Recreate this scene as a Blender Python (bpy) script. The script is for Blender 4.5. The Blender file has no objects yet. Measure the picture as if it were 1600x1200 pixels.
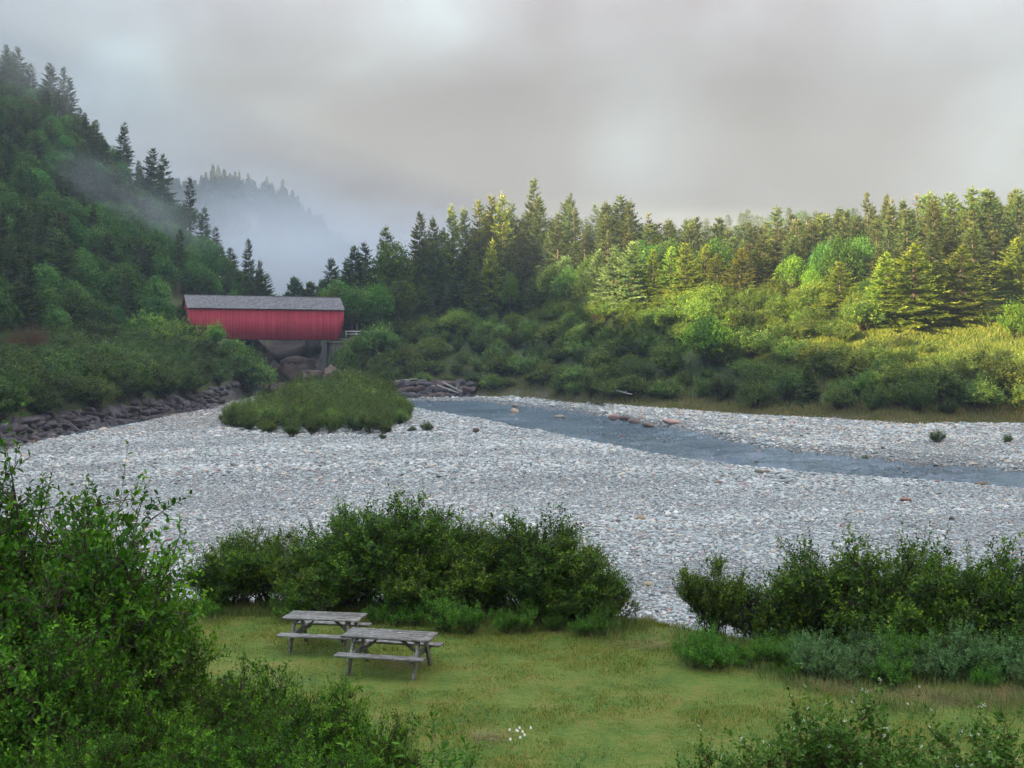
import bpy, math, random
import numpy as np
from mathutils import Vector, Matrix

# ------------------------------------------------------------------ camera, world, sun
SC = bpy.context.scene
COL = SC.collection
EYE = 6.9                     # eye height over the lawn
F = 1800.0                    # focal length in photo pixels (1600 wide)
HZ = 545.0                    # row of the horizon

cam_d = bpy.data.cameras.new('camera')
cam_d.sensor_width = 36.0
cam_d.lens = 36.0 * F / 1600.0
cam_d.shift_y = -(600.0 - HZ) / 1600.0
cam_d.clip_end = 6000
cam_d.clip_start = 0.1
cam = bpy.data.objects.new('camera', cam_d)
cam.location = (0, 0, EYE)
cam.rotation_euler = (math.radians(90), 0, 0)
COL.objects.link(cam)
SC.camera = cam

SUN_AZ = -127.0               # degrees from +Y towards +X: behind the left shoulder
SUN_EL = 12.5
sun_d = bpy.data.lights.new('sun', 'SUN')
sun_d.energy = 5.0
sun_d.angle = math.radians(0.6)
sun_d.color = (1.0, 0.77, 0.36)
sun = bpy.data.objects.new('sun', sun_d)
a, e = math.radians(SUN_AZ), math.radians(SUN_EL)
to_sun = Vector((math.sin(a) * math.cos(e), math.cos(a) * math.cos(e), math.sin(e)))
sun.rotation_euler = to_sun.to_track_quat('Z', 'Y').to_euler()
COL.objects.link(sun)

SC.view_settings.view_transform = 'Standard'
SC.view_settings.look = 'None'
SC.view_settings.exposure = 2.2
SC.view_settings.gamma = 1.0
cy = SC.cycles
cy.max_bounces = 6
cy.diffuse_bounces = 3
cy.glossy_bounces = 2
cy.transmission_bounces = 3
cy.volume_bounces = 1
cy.transparent_max_bounces = 4
cy.volume_max_steps = 48
cy.volume_step_rate = 4.0
cy.use_adaptive_sampling = True
cy.adaptive_threshold = 0.02
cy.use_denoising = True
cy.sample_clamp_indirect = 4.0
cy.caustics_reflective = False
cy.caustics_refractive = False

W = bpy.data.worlds.new('World')
SC.world = W
W.use_nodes = True
W.cycles.sampling_method = 'MANUAL'
W.cycles.sample_map_resolution = 512


class NT:
    """small helper to wire nodes"""
    def __init__(s, tree):
        s.t = tree
        tree.nodes.clear()

    def n(s, typ, **kw):
        nd = s.t.nodes.new(typ)
        for k, v in kw.items():
            if k == 'ins':
                for kk, vv in v.items():
                    if isinstance(vv, tuple) and len(vv) == 2 and hasattr(vv[0], 'outputs'):
                        s.t.links.new(vv[0].outputs[vv[1]], nd.inputs[kk])
                    elif hasattr(vv, 'outputs'):
                        s.t.links.new(vv.outputs[0], nd.inputs[kk])
                    else:
                        nd.inputs[kk].default_value = vv
            else:
                setattr(nd, k, v)
        return nd

    def noise(s, vec, scale, detail=4, rough=.55, dist=0.0, typ='FBM'):
        nd = s.n('ShaderNodeTexNoise', ins={'Scale': scale, 'Detail': detail, 'Roughness': rough, 'Distortion': dist})
        nd.noise_type = typ if typ != 'FBM' else 'FBM'
        if vec is not None:
            s.link(vec, nd.inputs['Vector'])
        return nd

    def link(s, a_, b_):
        if isinstance(a_, tuple):
            a_ = a_[0].outputs[a_[1]]
        elif hasattr(a_, 'outputs'):
            a_ = a_.outputs[0]
        s.t.links.new(a_, b_)

    def ramp(s, fac, stops, interp='LINEAR'):
        nd = s.n('ShaderNodeValToRGB')
        cr = nd.color_ramp
        cr.interpolation = interp
        while len(cr.elements) < len(stops):
            cr.elements.new(0.5)
        for el, (p, c) in zip(cr.elements, stops):
            el.position = p
            el.color = (*c, 1) if len(c) == 3 else c
        s.link(fac, nd.inputs[0])
        return nd

    def mix(s, fac, a_, b_, mode='MIX'):
        nd = s.n('ShaderNodeMix', data_type='RGBA', blend_type=mode)
        for v, sock in ((fac, nd.inputs[0]), (a_, nd.inputs[6]), (b_, nd.inputs[7])):
            if isinstance(v, (int, float)):
                sock.default_value = v if sock == nd.inputs[0] else (v, v, v, 1)
            elif isinstance(v, tuple) and not hasattr(v[0], 'outputs'):
                sock.default_value = (*v, 1)
            else:
                s.link(v, sock)
        return (nd, 2)

    def math(s, op, a_, b_=None, clamp=False):
        nd = s.n('ShaderNodeMath', operation=op, use_clamp=clamp)
        for v, sock in ((a_, nd.inputs[0]), (b_, nd.inputs[1])):
            if v is None:
                continue
            if isinstance(v, (int, float)):
                sock.default_value = v
            else:
                s.link(v, sock)
        return nd


w = NT(W.node_tree)
tc = w.n('ShaderNodeTexCoord')
sky = w.n('ShaderNodeTexSky', sky_type='NISHITA')
sky.sun_disc = False
sky.sun_elevation = math.radians(SUN_EL)
sky.sun_rotation = math.radians(SUN_AZ)
sky.altitude = 0
sky.air_density = 1.0
sky.dust_density = 1.5
mp = w.n('ShaderNodeMapping')
mp.inputs['Scale'].default_value = (1.0, 1.0, 1.35)
mp.inputs['Rotation'].default_value = (0.0, math.radians(24), 0.0)
w.link(tc, mp.inputs[0])
big = w.noise(mp, 2.9, 3, .5, .35)
fine = w.noise(mp, 8.0, 5, .5, .3)
mixn = w.mix(0.22, (big, 0), (fine, 0))
# high thin stratus: mauve-grey bellies, bluish-white gaps
cloud = w.ramp(mixn, [(0.35, (1.10, 1.00, 1.22)), (0.45, (1.36, 1.26, 1.52)), (0.53, (1.66, 1.66, 1.98)), (0.62, (2.10, 2.30, 2.72))])
sep = w.n('ShaderNodeSeparateXYZ')
w.link(tc, sep.inputs[0])
side = w.n('ShaderNodeMapRange', ins={'Value': (sep, 0), 'From Min': -0.5, 'From Max': 0.5})
tintc = w.ramp(side, [(0.0, (0.80, 1.03, 1.24)), (0.35, (1.0, 1.0, 1.04)), (1.0, (1.02, 0.96, 1.0))])
cloud2 = w.mix(1.0, cloud, tintc, 'MULTIPLY')
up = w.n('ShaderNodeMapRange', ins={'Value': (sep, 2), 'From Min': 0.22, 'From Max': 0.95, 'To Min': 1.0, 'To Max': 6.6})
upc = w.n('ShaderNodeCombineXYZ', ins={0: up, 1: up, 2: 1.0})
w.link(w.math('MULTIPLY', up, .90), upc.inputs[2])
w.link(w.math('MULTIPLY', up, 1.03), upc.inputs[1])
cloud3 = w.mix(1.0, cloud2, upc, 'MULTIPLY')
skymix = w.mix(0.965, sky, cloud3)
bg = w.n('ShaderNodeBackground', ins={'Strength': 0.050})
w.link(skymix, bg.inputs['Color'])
wo = w.n('ShaderNodeOutputWorld')
w.link(bg, wo.inputs['Surface'])


# ------------------------------------------------------------------ basic helpers
def rng(seed):
    return np.random.default_rng(seed)


def sm(x, a_, b_):
    t = np.clip((x - a_) / (b_ - a_), 0, 1)
    return t * t * (3 - 2 * t)


def vnoise(x, y, seed=0):
    """smooth value noise, about -1..1"""
    xi = np.floor(x).astype(np.int64); yi = np.floor(y).astype(np.int64)
    xf = x - xi; yf = y - yi
    u = xf * xf * (3 - 2 * xf); v = yf * yf * (3 - 2 * yf)

    def h(i, j):
        n = (i * 374761393 + j * 668265263 + seed * 974711) & 0xffffffff
        n = ((n ^ (n >> 13)) * 1274126177) & 0xffffffff
        return ((n ^ (n >> 16)) & 0xffff) / 32767.5 - 1
    return (h(xi, yi) * (1 - u) + h(xi + 1, yi) * u) * (1 - v) + (h(xi, yi + 1) * (1 - u) + h(xi + 1, yi + 1) * u) * v


def norm(v):
    return v / np.maximum(np.linalg.norm(v, axis=-1, keepdims=True), 1e-9)


class MB:
    """collects vertices, faces (tris / quads / n-gons), a material slot and a tint per vertex"""
    def __init__(s):
        s.v = []; s.f = []; s.m = []; s.t = []; s.n = 0

    def add(s, verts, faces, mat=0, tint=0.5):
        verts = np.asarray(verts, dtype=np.float64).reshape(-1, 3)
        faces = np.asarray(faces, dtype=np.int64)
        s.v.append(verts); s.f.append(faces + s.n); s.m.append(np.full(len(faces), mat, dtype=np.int32))
        t = np.asarray(tint, dtype=np.float64)
        s.t.append(np.full(len(verts), float(t)) if t.ndim == 0 else t)
        s.n += len(verts)

    def mesh(s, name, mats, smooth=False):
        me = bpy.data.meshes.new(name)
        v = np.concatenate(s.v)
        me.vertices.add(len(v)); me.vertices.foreach_set('co', v.astype(np.float32).ravel())
        tot = np.concatenate([np.full(len(f), f.shape[1], dtype=np.int32) for f in s.f])
        loops = np.concatenate([f.ravel() for f in s.f]).astype(np.int32)
        start = np.concatenate([[0], np.cumsum(tot)[:-1]]).astype(np.int32)
        me.loops.add(len(loops)); me.loops.foreach_set('vertex_index', loops)
        me.polygons.add(len(tot)); me.polygons.foreach_set('loop_start', start)
        me.polygons.foreach_set('loop_total', tot)
        me.polygons.foreach_set('material_index', np.concatenate(s.m))
        if smooth:
            me.polygons.foreach_set('use_smooth', np.ones(len(tot), dtype=bool))
        for m in mats:
            me.materials.append(m)
        at = me.attributes.new('tint', 'FLOAT', 'POINT')
        at.data.foreach_set('value', np.concatenate(s.t).astype(np.float32))
        me.update(calc_edges=True)
        return me


def link(name, me, parent=None):
    o = bpy.data.objects.new(name, me)
    COL.objects.link(o)
    if parent is not None:
        o.parent = parent
    return o


def tag(o, label=None, cat=None, group=None, kind=None):
    if label: o['label'] = label
    if cat: o['category'] = cat
    if group: o['group'] = group
    if kind: o['kind'] = kind
    return o


def empty(name, loc=(0, 0, 0), rz=0.0, scale=(1, 1, 1)):
    o = bpy.data.objects.new(name, None)
    o.empty_display_size = 0.3
    o.location = loc; o.rotation_euler = (0, 0, rz); o.scale = scale
    COL.objects.link(o)
    return o


def copy_tree(o, parent=None):
    c = o.copy(); COL.objects.link(c)
    if parent is not None:
        c.parent = parent
    for ch in list(o.children):
        if ch.name in COL.objects:
            copy_tree(ch, c)
    return c


def tubes(mb, p0, p1, r0, r1, sides=4, mat=0, tint=0.5):
    """many tapered prisms at once"""
    p0 = np.asarray(p0, float).reshape(-1, 3); p1 = np.asarray(p1, float).reshape(-1, 3)
    n = len(p0)
    if n == 0:
        return
    r0 = np.broadcast_to(np.asarray(r0, float), (n,)); r1 = np.broadcast_to(np.asarray(r1, float), (n,))
    d = norm(p1 - p0)
    ref = np.where(np.abs(d[:, 2:3]) > 0.9, np.array([[1., 0, 0]]), np.array([[0, 0, 1.]]))
    a_ = norm(np.cross(d, ref)); b_ = np.cross(d, a_)
    ang = np.arange(sides) * 2 * math.pi / sides
    ca, sa = np.cos(ang), np.sin(ang)
    ring = a_[:, None, :] * ca[None, :, None] + b_[:, None, :] * sa[None, :, None]
    v = np.concatenate([p0[:, None] + ring * r0[:, None, None], p1[:, None] + ring * r1[:, None, None]], axis=1)
    base = (np.arange(n) * 2 * sides)[:, None, None]
    k = np.arange(sides); k2 = (k + 1) % sides
    q = np.stack([k, k2, k2 + sides, k + sides], axis=1)[None]
    mb.add(v.reshape(-1, 3), (base + q).reshape(-1, 4), mat, tint if np.ndim(tint) == 0 else np.repeat(tint, 2 * sides))


def chain(mb, pts, radii, sides=7, mat=0, tint=.5):
    """one joined tapered tube along a polyline"""
    pts = np.asarray(pts, float); n = len(pts)
    radii = np.broadcast_to(np.asarray(radii, float), (n,))
    tan = norm(np.gradient(pts, axis=0))
    ref = np.array([1., 0, 0]) if abs(tan[0][2]) > .9 else np.array([0, 0, 1.])
    V = []
    ang = np.arange(sides) * 2 * math.pi / sides
    for i in range(n):
        a_ = norm(np.cross(tan[i], ref)); b_ = np.cross(tan[i], a_)
        ref = np.cross(b_, tan[i]) * 0 + ref
        V.append(pts[i] + radii[i] * (np.cos(ang)[:, None] * a_ + np.sin(ang)[:, None] * b_))
    V = np.concatenate(V)
    k = np.arange(sides); k2 = (k + 1) % sides
    Q = np.concatenate([np.stack([k + i * sides, k2 + i * sides, k2 + (i + 1) * sides, k + (i + 1) * sides], 1) for i in range(n - 1)])
    mb.add(V, Q, mat, tint)
    mb.add(V[-sides:], np.arange(sides)[None], mat, tint)


def leaves(mb, pos, d, up_, ln, wd, mat=0, tint=None, fold=0.25, shape='oval'):
    """pos base of each leaf, d direction, up_ rough normal. oval = two folded quads; blade = one quad"""
    n = len(pos)
    d = norm(d); s = norm(np.cross(d, up_)); nn = np.cross(s, d)
    ln = np.broadcast_to(np.asarray(ln, float), (n,))[:, None]; wd = np.broadcast_to(np.asarray(wd, float), (n,))[:, None]
    if tint is None:
        tint = np.full(n, .5)
    if shape == 'oval':
        f_ = nn * wd * fold
        v = np.stack([pos, pos + d * ln * .32 + s * wd * .5 + f_, pos + d * ln * .72 + s * wd * .36 + f_, pos + d * ln,
                      pos + d * ln * .72 - s * wd * .36 + f_, pos + d * ln * .32 - s * wd * .5 + f_], axis=1)
        b = (np.arange(n) * 6)[:, None]
        q = np.concatenate([b + np.array([[0, 1, 2, 3]]), b + np.array([[0, 3, 4, 5]])])
        mb.add(v.reshape(-1, 3), q, mat, np.repeat(tint, 6))
    elif shape == 'blade':
        v = np.stack([pos, pos + d * ln * .45 + s * wd * .5, pos + d * ln, pos + d * ln * .45 - s * wd * .5], axis=1)
        b = (np.arange(n) * 4)[:, None]
        mb.add(v.reshape(-1, 3), b + np.array([[0, 1, 2, 3]]), mat, np.repeat(tint, 4))
    else:
        v = np.stack([pos - s * wd * .5, pos + s * wd * .5, pos + d * ln], axis=1)
        b = (np.arange(n) * 3)[:, None]
        mb.add(v.reshape(-1, 3), b + np.array([[0, 1, 2]]), mat, np.repeat(tint, 3))


# ------------------------------------------------------------------ materials
MATS = {}


def new_mat(name):
    m = bpy.data.materials.new(name); m.use_nodes = True
    MATS[name] = m
    return m, NT(m.node_tree)


def out(t, shader):
    o = t.n('ShaderNodeOutputMaterial')
    t.link(shader, o.inputs['Surface'])


def foliage(name, dark, mid, light, trans=0.30, rough=0.55, spread=0.35, spec=.25):
    """leaf material: per-leaf tint attribute, per-plant random shift, thin-leaf translucency"""
    m, t = new_mat(name)
    at = t.n('ShaderNodeAttribute', attribute_name='tint')
    oi = t.n('ShaderNodeObjectInfo')
    r = t.ramp((at, 2), [(0.0, dark), (0.5, mid), (1.0, light)])
    hs = t.n('ShaderNodeHueSaturation')
    hv = t.n('ShaderNodeMapRange', ins={'Value': (oi, 5), 'To Min': 0.5 - .028 * spread / .35, 'To Max': 0.5 + .010 * spread / .35})
    vv = t.n('ShaderNodeMath', operation='MULTIPLY_ADD')
    t.link(oi.outputs['Random'], vv.inputs[0]); vv.inputs[1].default_value = spread * 1.6; vv.inputs[2].default_value = 1 - spread * .8
    t.link(hv, hs.inputs['Hue']); t.link(vv, hs.inputs['Value']); t.link(r, hs.inputs['Color'])
    hc = t.mix(1.0, hs, (oi, 1), 'MULTIPLY')
    pb = t.n('ShaderNodeBsdfPrincipled', ins={'Roughness': rough, 'Specular IOR Level': spec * .45})
    t.link(hc, pb.inputs['Base Color'])
    tr = t.n('ShaderNodeBsdfTranslucent')
    tcx = t.mix(1.0, hc, (1.15, 1.25, .55), 'MULTIPLY')
    t.link(tcx, tr.inputs[0])
    ms = t.n('ShaderNodeMixShader', ins={0: trans})
    t.link(pb, ms.inputs[1]); t.link(tr, ms.inputs[2])
    out(t, ms)
    return m


def bark(name, c1, c2, scale=6):
    m, t = new_mat(name)
    co = t.n('ShaderNodeTexCoord')
    mp_ = t.n('ShaderNodeMapping'); mp_.inputs['Scale'].default_value = (1, 1, .25)
    t.link((co, 3), mp_.inputs[0])
    nz = t.noise(mp_, scale, 5, .65)
    r = t.ramp(nz, [(0.3, c1), (0.7, c2)])
    bm = t.n('ShaderNodeBump', ins={'Strength': .5, 'Distance': .03}); t.link(nz, bm.inputs['Height'])
    pb = t.n('ShaderNodeBsdfPrincipled', ins={'Roughness': .9, 'Specular IOR Level': .2})
    t.link(r, pb.inputs['Base Color']); t.link(bm, pb.inputs['Normal'])
    out(t, pb)
    return m


M_near = foliage('near_leaf', (.022, .078, .006), (.060, .175, .010), (.17, .36, .022), .35, .45, .18, .30)
M_alder = foliage('alder_leaf', (.024, .068, .007), (.066, .15, .014), (.21, .33, .030), .32, .5, .18)
M_herb = foliage('herb_leaf', (.045, .14, .015), (.095, .25, .026), (.20, .38, .045), .35, .5, .2)
M_sage = foliage('sage_leaf', (.06, .14, .045), (.13, .24, .085), (.23, .37, .15), .3, .6, .2)
M_dog = foliage('dogwood_leaf', (.032, .090, .012), (.07, .165, .022), (.14, .26, .045), .3, .5, .12, .28)
M_bank = foliage('bank_leaf', (.052, .108, .028), (.122, .20, .044), (.27, .32, .06), .3, .6, .42)
M_isl = foliage('willow_leaf', (.042, .080, .020), (.078, .130, .030), (.15, .21, .048), .3, .6, .30)
M_bl = foliage('broadleaf', (.040, .096, .030), (.090, .175, .044), (.19, .30, .060), .32, .6, .42)
M_spr = foliage('spruce_needles', (.048, .078, .036), (.105, .150, .055), (.25, .255, .07), .18, .7, .40)
M_blue = foliage('blue_spruce_needles', (.08, .115, .08), (.15, .205, .135), (.27, .33, .20), .18, .7, .2)
M_brk = bark('spruce_bark', (.055, .042, .035), (.17, .14, .12))
M_stem = bark('shrub_stem', (.035, .026, .02), (.10, .075, .055), 14)
M_grey = bark('grey_dead_wood', (.20, .19, .17), (.42, .40, .36), 10)
M_lichen = bark('lichen_twigs', (.16, .17, .12), (.34, .35, .25), 12)
M_red = bark('dead_needles', (.10, .045, .032), (.19, .095, .06), 12)


# ------------------------------------------------------------------ terrain
# columns: photo column, then (depth, height) pairs; beyond the picture raw azimuth / range
TAB_IN = [
    (-400, [(92, -1.6), (98, 1.2), (135, 8), (210, 44), (320, 84), (470, 160)]),  # last height raised out of view to shade the valley beyond
    (0,   [(103, -1.7), (109, 1.2), (168, 7), (250, 38), (365, 90), (550, 132)]),
    (100, [(120, -1.7), (126, 1.2), (184, 8), (250, 33), (345, 74), (520, 100)]),
    (200, [(138, -1.7), (144, 1.2), (200, 8.2), (250, 26), (320, 50), (500, 66)]),
    (330, [(172, -1.7), (178, 1.5), (206, 8.5), (245, 15), (290, 29), (420, 22)]),
    (372, [(196, -1.6), (201, 4.5), (212, 8.6), (240, 10), (280, 19), (400, 8)]),
    (400, [(214, -1.4), (220, 1.0), (228, 8.5), (240, 10), (276, 14), (380, 2)]),
    (440, [(222, -1.2), (236, 2.5), (243, 8.2), (255, 9), (270, 9), (350, 0)]),
    (500, [(222, -1.2), (236, 2.5), (243, 8.2), (255, 8.6), (270, 9), (350, 0)]),
    (526, [(213, -1.2), (216, 6.0), (222, 8.9), (240, 9.2), (270, 13), (350, 5)]),
    (620, [(207, -1.2), (213, 1.6), (228, 8.9), (245, 10), (290, 15), (400, 15)]),
    (740, [(203, -1.2), (209, 1.2), (238, 12), (250, 13), (295, 20), (420, 21)]),
    (850, [(190, -1.0), (196, 1.2), (232, 14), (245, 14.5), (290, 21), (420, 23)]),
    (970, [(162, -.9), (168, 0.8), (205, 13.6), (220, 14.6), (280, 20), (400, 24)]),
    (1060, [(150, -.8), (158, .2), (195, 13.5), (215, 14.6), (280, 19), (400, 34)]),
    (1170, [(140, -.8), (148, .3), (185, 13.8), (200, 14.6), (270, 18.5), (400, 39)]),
    (1290, [(132, -.8), (138, .6), (178, 13.6), (192, 14.8), (255, 19), (400, 40)]),
    (1420, [(121, -.8), (127, .6), (165, 12.5), (180, 13.8), (240, 18.5), (400, 33)]),
    (1600, [(124, -.8), (130, .8), (160, 12.6), (175, 13.8), (235, 18.5), (400, 24)]),
    (2200, [(126, -.8), (132, .8), (165, 12.5), (180, 15.5), (240, 27), (400, 32)]),
]
TAB_OUT = [  # unseen ground; left ridge heights shaped to cast the shade across the valley
    (-181, [(70, 5), (85, 6), (120, 8), (160, 10), (200, 12), (400, 12)]),
    (-150, [(70, 5), (85, 6), (115, 18), (150, 35), (190, 46), (400, 52)]),
    (-130, [(65, 3), (75, 6), (110, 28), (150, 42), (190, 49.5), (400, 48)]),
    (-90,  [(66, 2), (76, 6), (115, 28), (150, 50), (195, 57.5), (400, 57)]),
    (-46,  [(80, -1), (88, 3), (125, 16), (180, 50), (260, 88), (430, 165)]),
    (-62,  [(74, -.5), (84, 4), (120, 24), (170, 52), (235, 70), (420, 80)]),
    (60,   [(120, 0), (130, 3), (160, 14), (200, 20), (250, 26), (400, 32)]),
    (110,  [(110, 4), (125, 6), (160, 12), (200, 18), (250, 24), (400, 30)]),
    (181,  [(70, 5), (85, 6), (120, 8), (160, 10), (200, 12), (400, 12)]),
]
cols = []
for px, row in TAB_IN:
    th = math.degrees(math.atan((px - 800) / F)); c = 1 / math.cos(math.radians(th))
    cols.append((th, [(d * c, z) for d, z in row]))
cols += TAB_OUT
cols.sort(key=lambda q: q[0])
TH = np.array([c[0] for c in cols]); RR = np.array([[p[0] for p in c[1]] for c in cols]); ZZ = np.array([[p[1] for p in c[1]] for c in cols])
# river: near and far water edge by photo column (depth)
RV_U = (np.array([300, 400, 470, 560, 640, 740, 800, 900, 980, 1060, 1150, 1250, 1400, 1600, 2200]) - 800) / F
RV_N = np.array([214, 206, 198, 184, 167, 141, 122, 106, 98, 91.5, 85, 81, 76.5, 71, 60])
RV_F = np.array([224, 224, 222, 206, 199, 196, 181, 163, 144, 126, 109, 99, 91, 84, 76])


def terrain_z(x, y, rough=True):
    x = np.asarray(x, float); y = np.asarray(y, float)
    th = np.degrees(np.arctan2(x, y)); r = np.hypot(x, y)
    rk = [np.interp(th, TH, RR[:, k]) for k in range(6)]; zk = [np.interp(th, TH, ZZ[:, k]) for k in range(6)]
    u = x / np.maximum(y, 1e-3)
    # valley floor: gravel bar
    floor = -1.45 + .10 * vnoise(x / 9, y / 9, 3) + .05 * vnoise(x / 3, y / 3, 4)
    floor = floor + .35 * sm(r, 60, 85) * (1 - sm(r, 100, 150)) * (1 - sm(np.abs(u + .1), .12, .25))
    # near bank: lawn at 0, viewer's slope behind it
    edge = 31.2 - 7.4 * sm(x / 25, -.05, .42) + .5 * vnoise(x / 4, y / 4, 6)
    lawn = .05 * vnoise(x / 5, y / 5, 8)
    slope = np.interp(y, [-200, 0, 2.5, 15.5, 18], [6, 5.2, 5.0, .35, 0])
    near = np.where(y < 18, slope + lawn, lawn)
    floor = np.where(y > edge, floor + (near - floor) * (1 - sm(y - edge, -.2, 4.5)), near)
    # river channel
    dn = np.interp(u, RV_U, RV_N); df = np.interp(u, RV_U, RV_F)
    inr = sm(y, dn - 2.5, dn + 2) * (1 - sm(y, df - 2.5, df + 2.5)) * (y > 20)
    floor = floor - .95 * inr * (y > 40)
    # damp side channel along the left rock bank
    left = (th < -10) & (th > -40)
    gap = rk[0] - r
    floor = floor - .38 * np.where(left, sm(gap, -4, 1) * (1 - sm(gap, 7, 13)), 0)
    # right gravel bench beyond the river is a little higher
    floor = floor + .45 * np.where((u > .08) & (y > df), sm(y - df, 3, 14), 0)
    z = floor.copy()
    for k in range(5):
        t = np.clip((r - rk[k]) / (rk[k + 1] - rk[k]), 0, 1)
        za = zk[k] if k else floor
        seg = za + (zk[k + 1] - za) * t
        z = np.where(r > rk[k], seg, z)
    if rough:
        t = sm(r, rk[1], rk[1] + 25)
        z = z + t * (1.6 * vnoise(x / 22, y / 22, 11) + .8 * vnoise(x / 9, y / 9, 12)) + .25 * sm(r, rk[1], rk[1] + 5) * vnoise(x / 3, y / 3, 13)
    return z


def tz(x, y):
    return float(terrain_z(np.array([x]), np.array([y]))[0])


def foot(th):
    return float(np.interp(th, TH, RR[:, 0]))


def P(px, py, D):
    return np.array([(px - 800) / F * D, D, EYE + (HZ - py) / F * D])


def ground(px, D):
    x = (px - 800) / F * D
    return np.array([x, D, tz(x, D)])


def axis(parts):
    a_ = []
    for lo, hi, st in parts:
        a_.append(np.arange(lo, hi, st))
    return np.concatenate(a_ + [[parts[-1][1]]])


xs = axis([(-700, -260, 20), (-260, -120, 4), (-120, -30, .9), (-30, 30, .5), (30, 120, .9), (120, 260, 4), (260, 560, 20)])
ys = axis([(-320, -40, 20), (-40, 0, 2), (0, 60, .5), (60, 130, .7), (130, 300, 1.0), (300, 460, 4), (460, 900, 20)])
GX, GY = np.meshgrid(xs, ys)
GZ = terrain_z(GX, GY)
th_g = np.degrees(np.arctan2(GX, GY)); r_g = np.hypot(GX, GY)
r0_g = np.interp(th_g, TH, RR[:, 0]); u_g = GX / np.maximum(GY, 1e-3)
edge_g = 31.2 - 7.4 * sm(GX / 25, -.05, .42) + .5 * vnoise(GX / 4, GY / 4, 6)
dn_g = np.interp(u_g, RV_U, RV_N); df_g = np.interp(u_g, RV_U, RV_F)
wob = 1.5 * vnoise(GX / 3, GY / 3, 21) + .8 * vnoise(GX / 1.1, GY / 1.1, 22)
m_gravel = (sm(GY - edge_g, .8, 2.2) * (1 - sm(r_g + wob, r0_g + .5, r0_g + 2.5)))
m_wet = np.clip(sm(GY, dn_g - 3, dn_g + .5) * (1 - sm(GY, df_g - 1.5, df_g + 1)) * (u_g > -.32), 0, 1)
gp = r0_g - r_g
m_wet = np.maximum(m_wet, np.where((th_g < -10) & (th_g > -40), sm(gp + wob * .8, -3, 0) * (1 - sm(gp + wob * .8, 8, 12)), 0))
m_lawn = (1 - sm(GY - edge_g + .3 * wob, .2, 1.4)) * (GY > -60) * (np.abs(GX) < 120)
m_gbank = sm(r_g, r0_g - 1, r0_g + 1.5)
m_rock = np.where((th_g > -13.4) & (th_g < -8.6), sm(r_g, r0_g - 6, r0_g) * (1 - sm(GZ, 8.0, 8.8)), 0)
nx, ny = len(xs), len(ys)
idx = np.arange(nx * ny).reshape(ny, nx)
quads = np.stack([idx[:-1, :-1], idx[:-1, 1:], idx[1:, 1:], idx[1:, :-1]], -1).reshape(-1, 4)


def ground_mat():
    m, t = new_mat('ground_cover')
    co = t.n('ShaderNodeTexCoord')
    geo = (co, 3)
    n1 = t.noise(geo, 0.9, 6, .65); n2 = t.noise(geo, 7, 5, .7); n3 = t.noise(geo, 40, 3, .6)
    lawnc = t.ramp(t.mix(.45, (n1, 0), (n2, 0)), [(.33, (.035, .08, .016)), (.43, (.075, .14, .020)), (.52, (.125, .175, .025)), (.60, (.18, .17, .04)), (.70, (.17, .12, .06))])
    forest = t.ramp(t.mix(.5, (n1, 0), (n2, 0)), [(.3, (.022, .038, .012)), (.5, (.050, .072, .020)), (.65, (.09, .10, .035)), (.8, (.10, .075, .04))])
    bankc = t.ramp(t.mix(.5, (n1, 0), (n2, 0)), [(.3, (.05, .08, .022)), (.5, (.13, .14, .045)), (.7, (.19, .14, .07))])
    vo = t.n('ShaderNodeTexVoronoi', ins={'Scale': 6.5, 'Randomness': 1.0}); t.link(geo, vo.inputs['Vector'])
    vs = t.n('ShaderNodeSeparateColor'); t.link((vo, 1), vs.inputs[0])
    stone = t.ramp((vs, 0), [(0, (.12, .13, .13)), (.2, (.21, .23, .23)), (.45, (.28, .30, .30)), (.68, (.38, .39, .37)), (.82, (.40, .34, .27)), (.9, (.25, .19, .19)), (.97, (.12, .13, .14))], 'CONSTANT')
    dk = t.ramp((vo, 0), [(.30, (1, 1, 1)), (.62, (.6, .6, .6))])
    grav = t.mix(1.0, stone, dk, 'MULTIPLY')
    gm = t.n('ShaderNodeAttribute', attribute_name='gravel'); wm = t.n('ShaderNodeAttribute', attribute_name='wet')
    lm = t.n('ShaderNodeAttribute', attribute_name='lawn'); bmk = t.n('ShaderNodeAttribute', attribute_name='bank')
    rk_ = t.n('ShaderNodeAttribute', attribute_name='rock')
    wetg = t.mix(1.0, grav, (.30, .27, .24), 'MULTIPLY')
    c = t.mix((bmk, 2), forest, forest)
    c = t.mix((lm, 2), c, lawnc)
    c = t.mix((gm, 2), c, grav)
    wf = t.math('MULTIPLY', (wm, 2), (gm, 2))
    c = t.mix(wf, c, wetg)
    rc = t.ramp(n1, [(.3, (.045, .038, .036)), (.7, (.13, .105, .095))])
    c = t.mix((rk_, 2), c, rc)
    ht = t.math('MULTIPLY', (vo, 0), -1.0)
    hb = t.mix((gm, 2), (n2, 0), ht)
    bm = t.n('ShaderNodeBump', ins={'Strength': .8, 'Distance': .12}); t.link(hb, bm.inputs['Height'])
    rg = t.n('ShaderNodeMapRange', ins={'Value': wf, 'To Min': .9, 'To Max': .45})
    pb = t.n('ShaderNodeBsdfPrincipled', ins={'Specular IOR Level': .3})
    t.link(rg, pb.inputs['Roughness'])
    t.link(c, pb.inputs['Base Color']); t.link(bm, pb.inputs['Normal'])
    out(t, pb)
    return m


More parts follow.
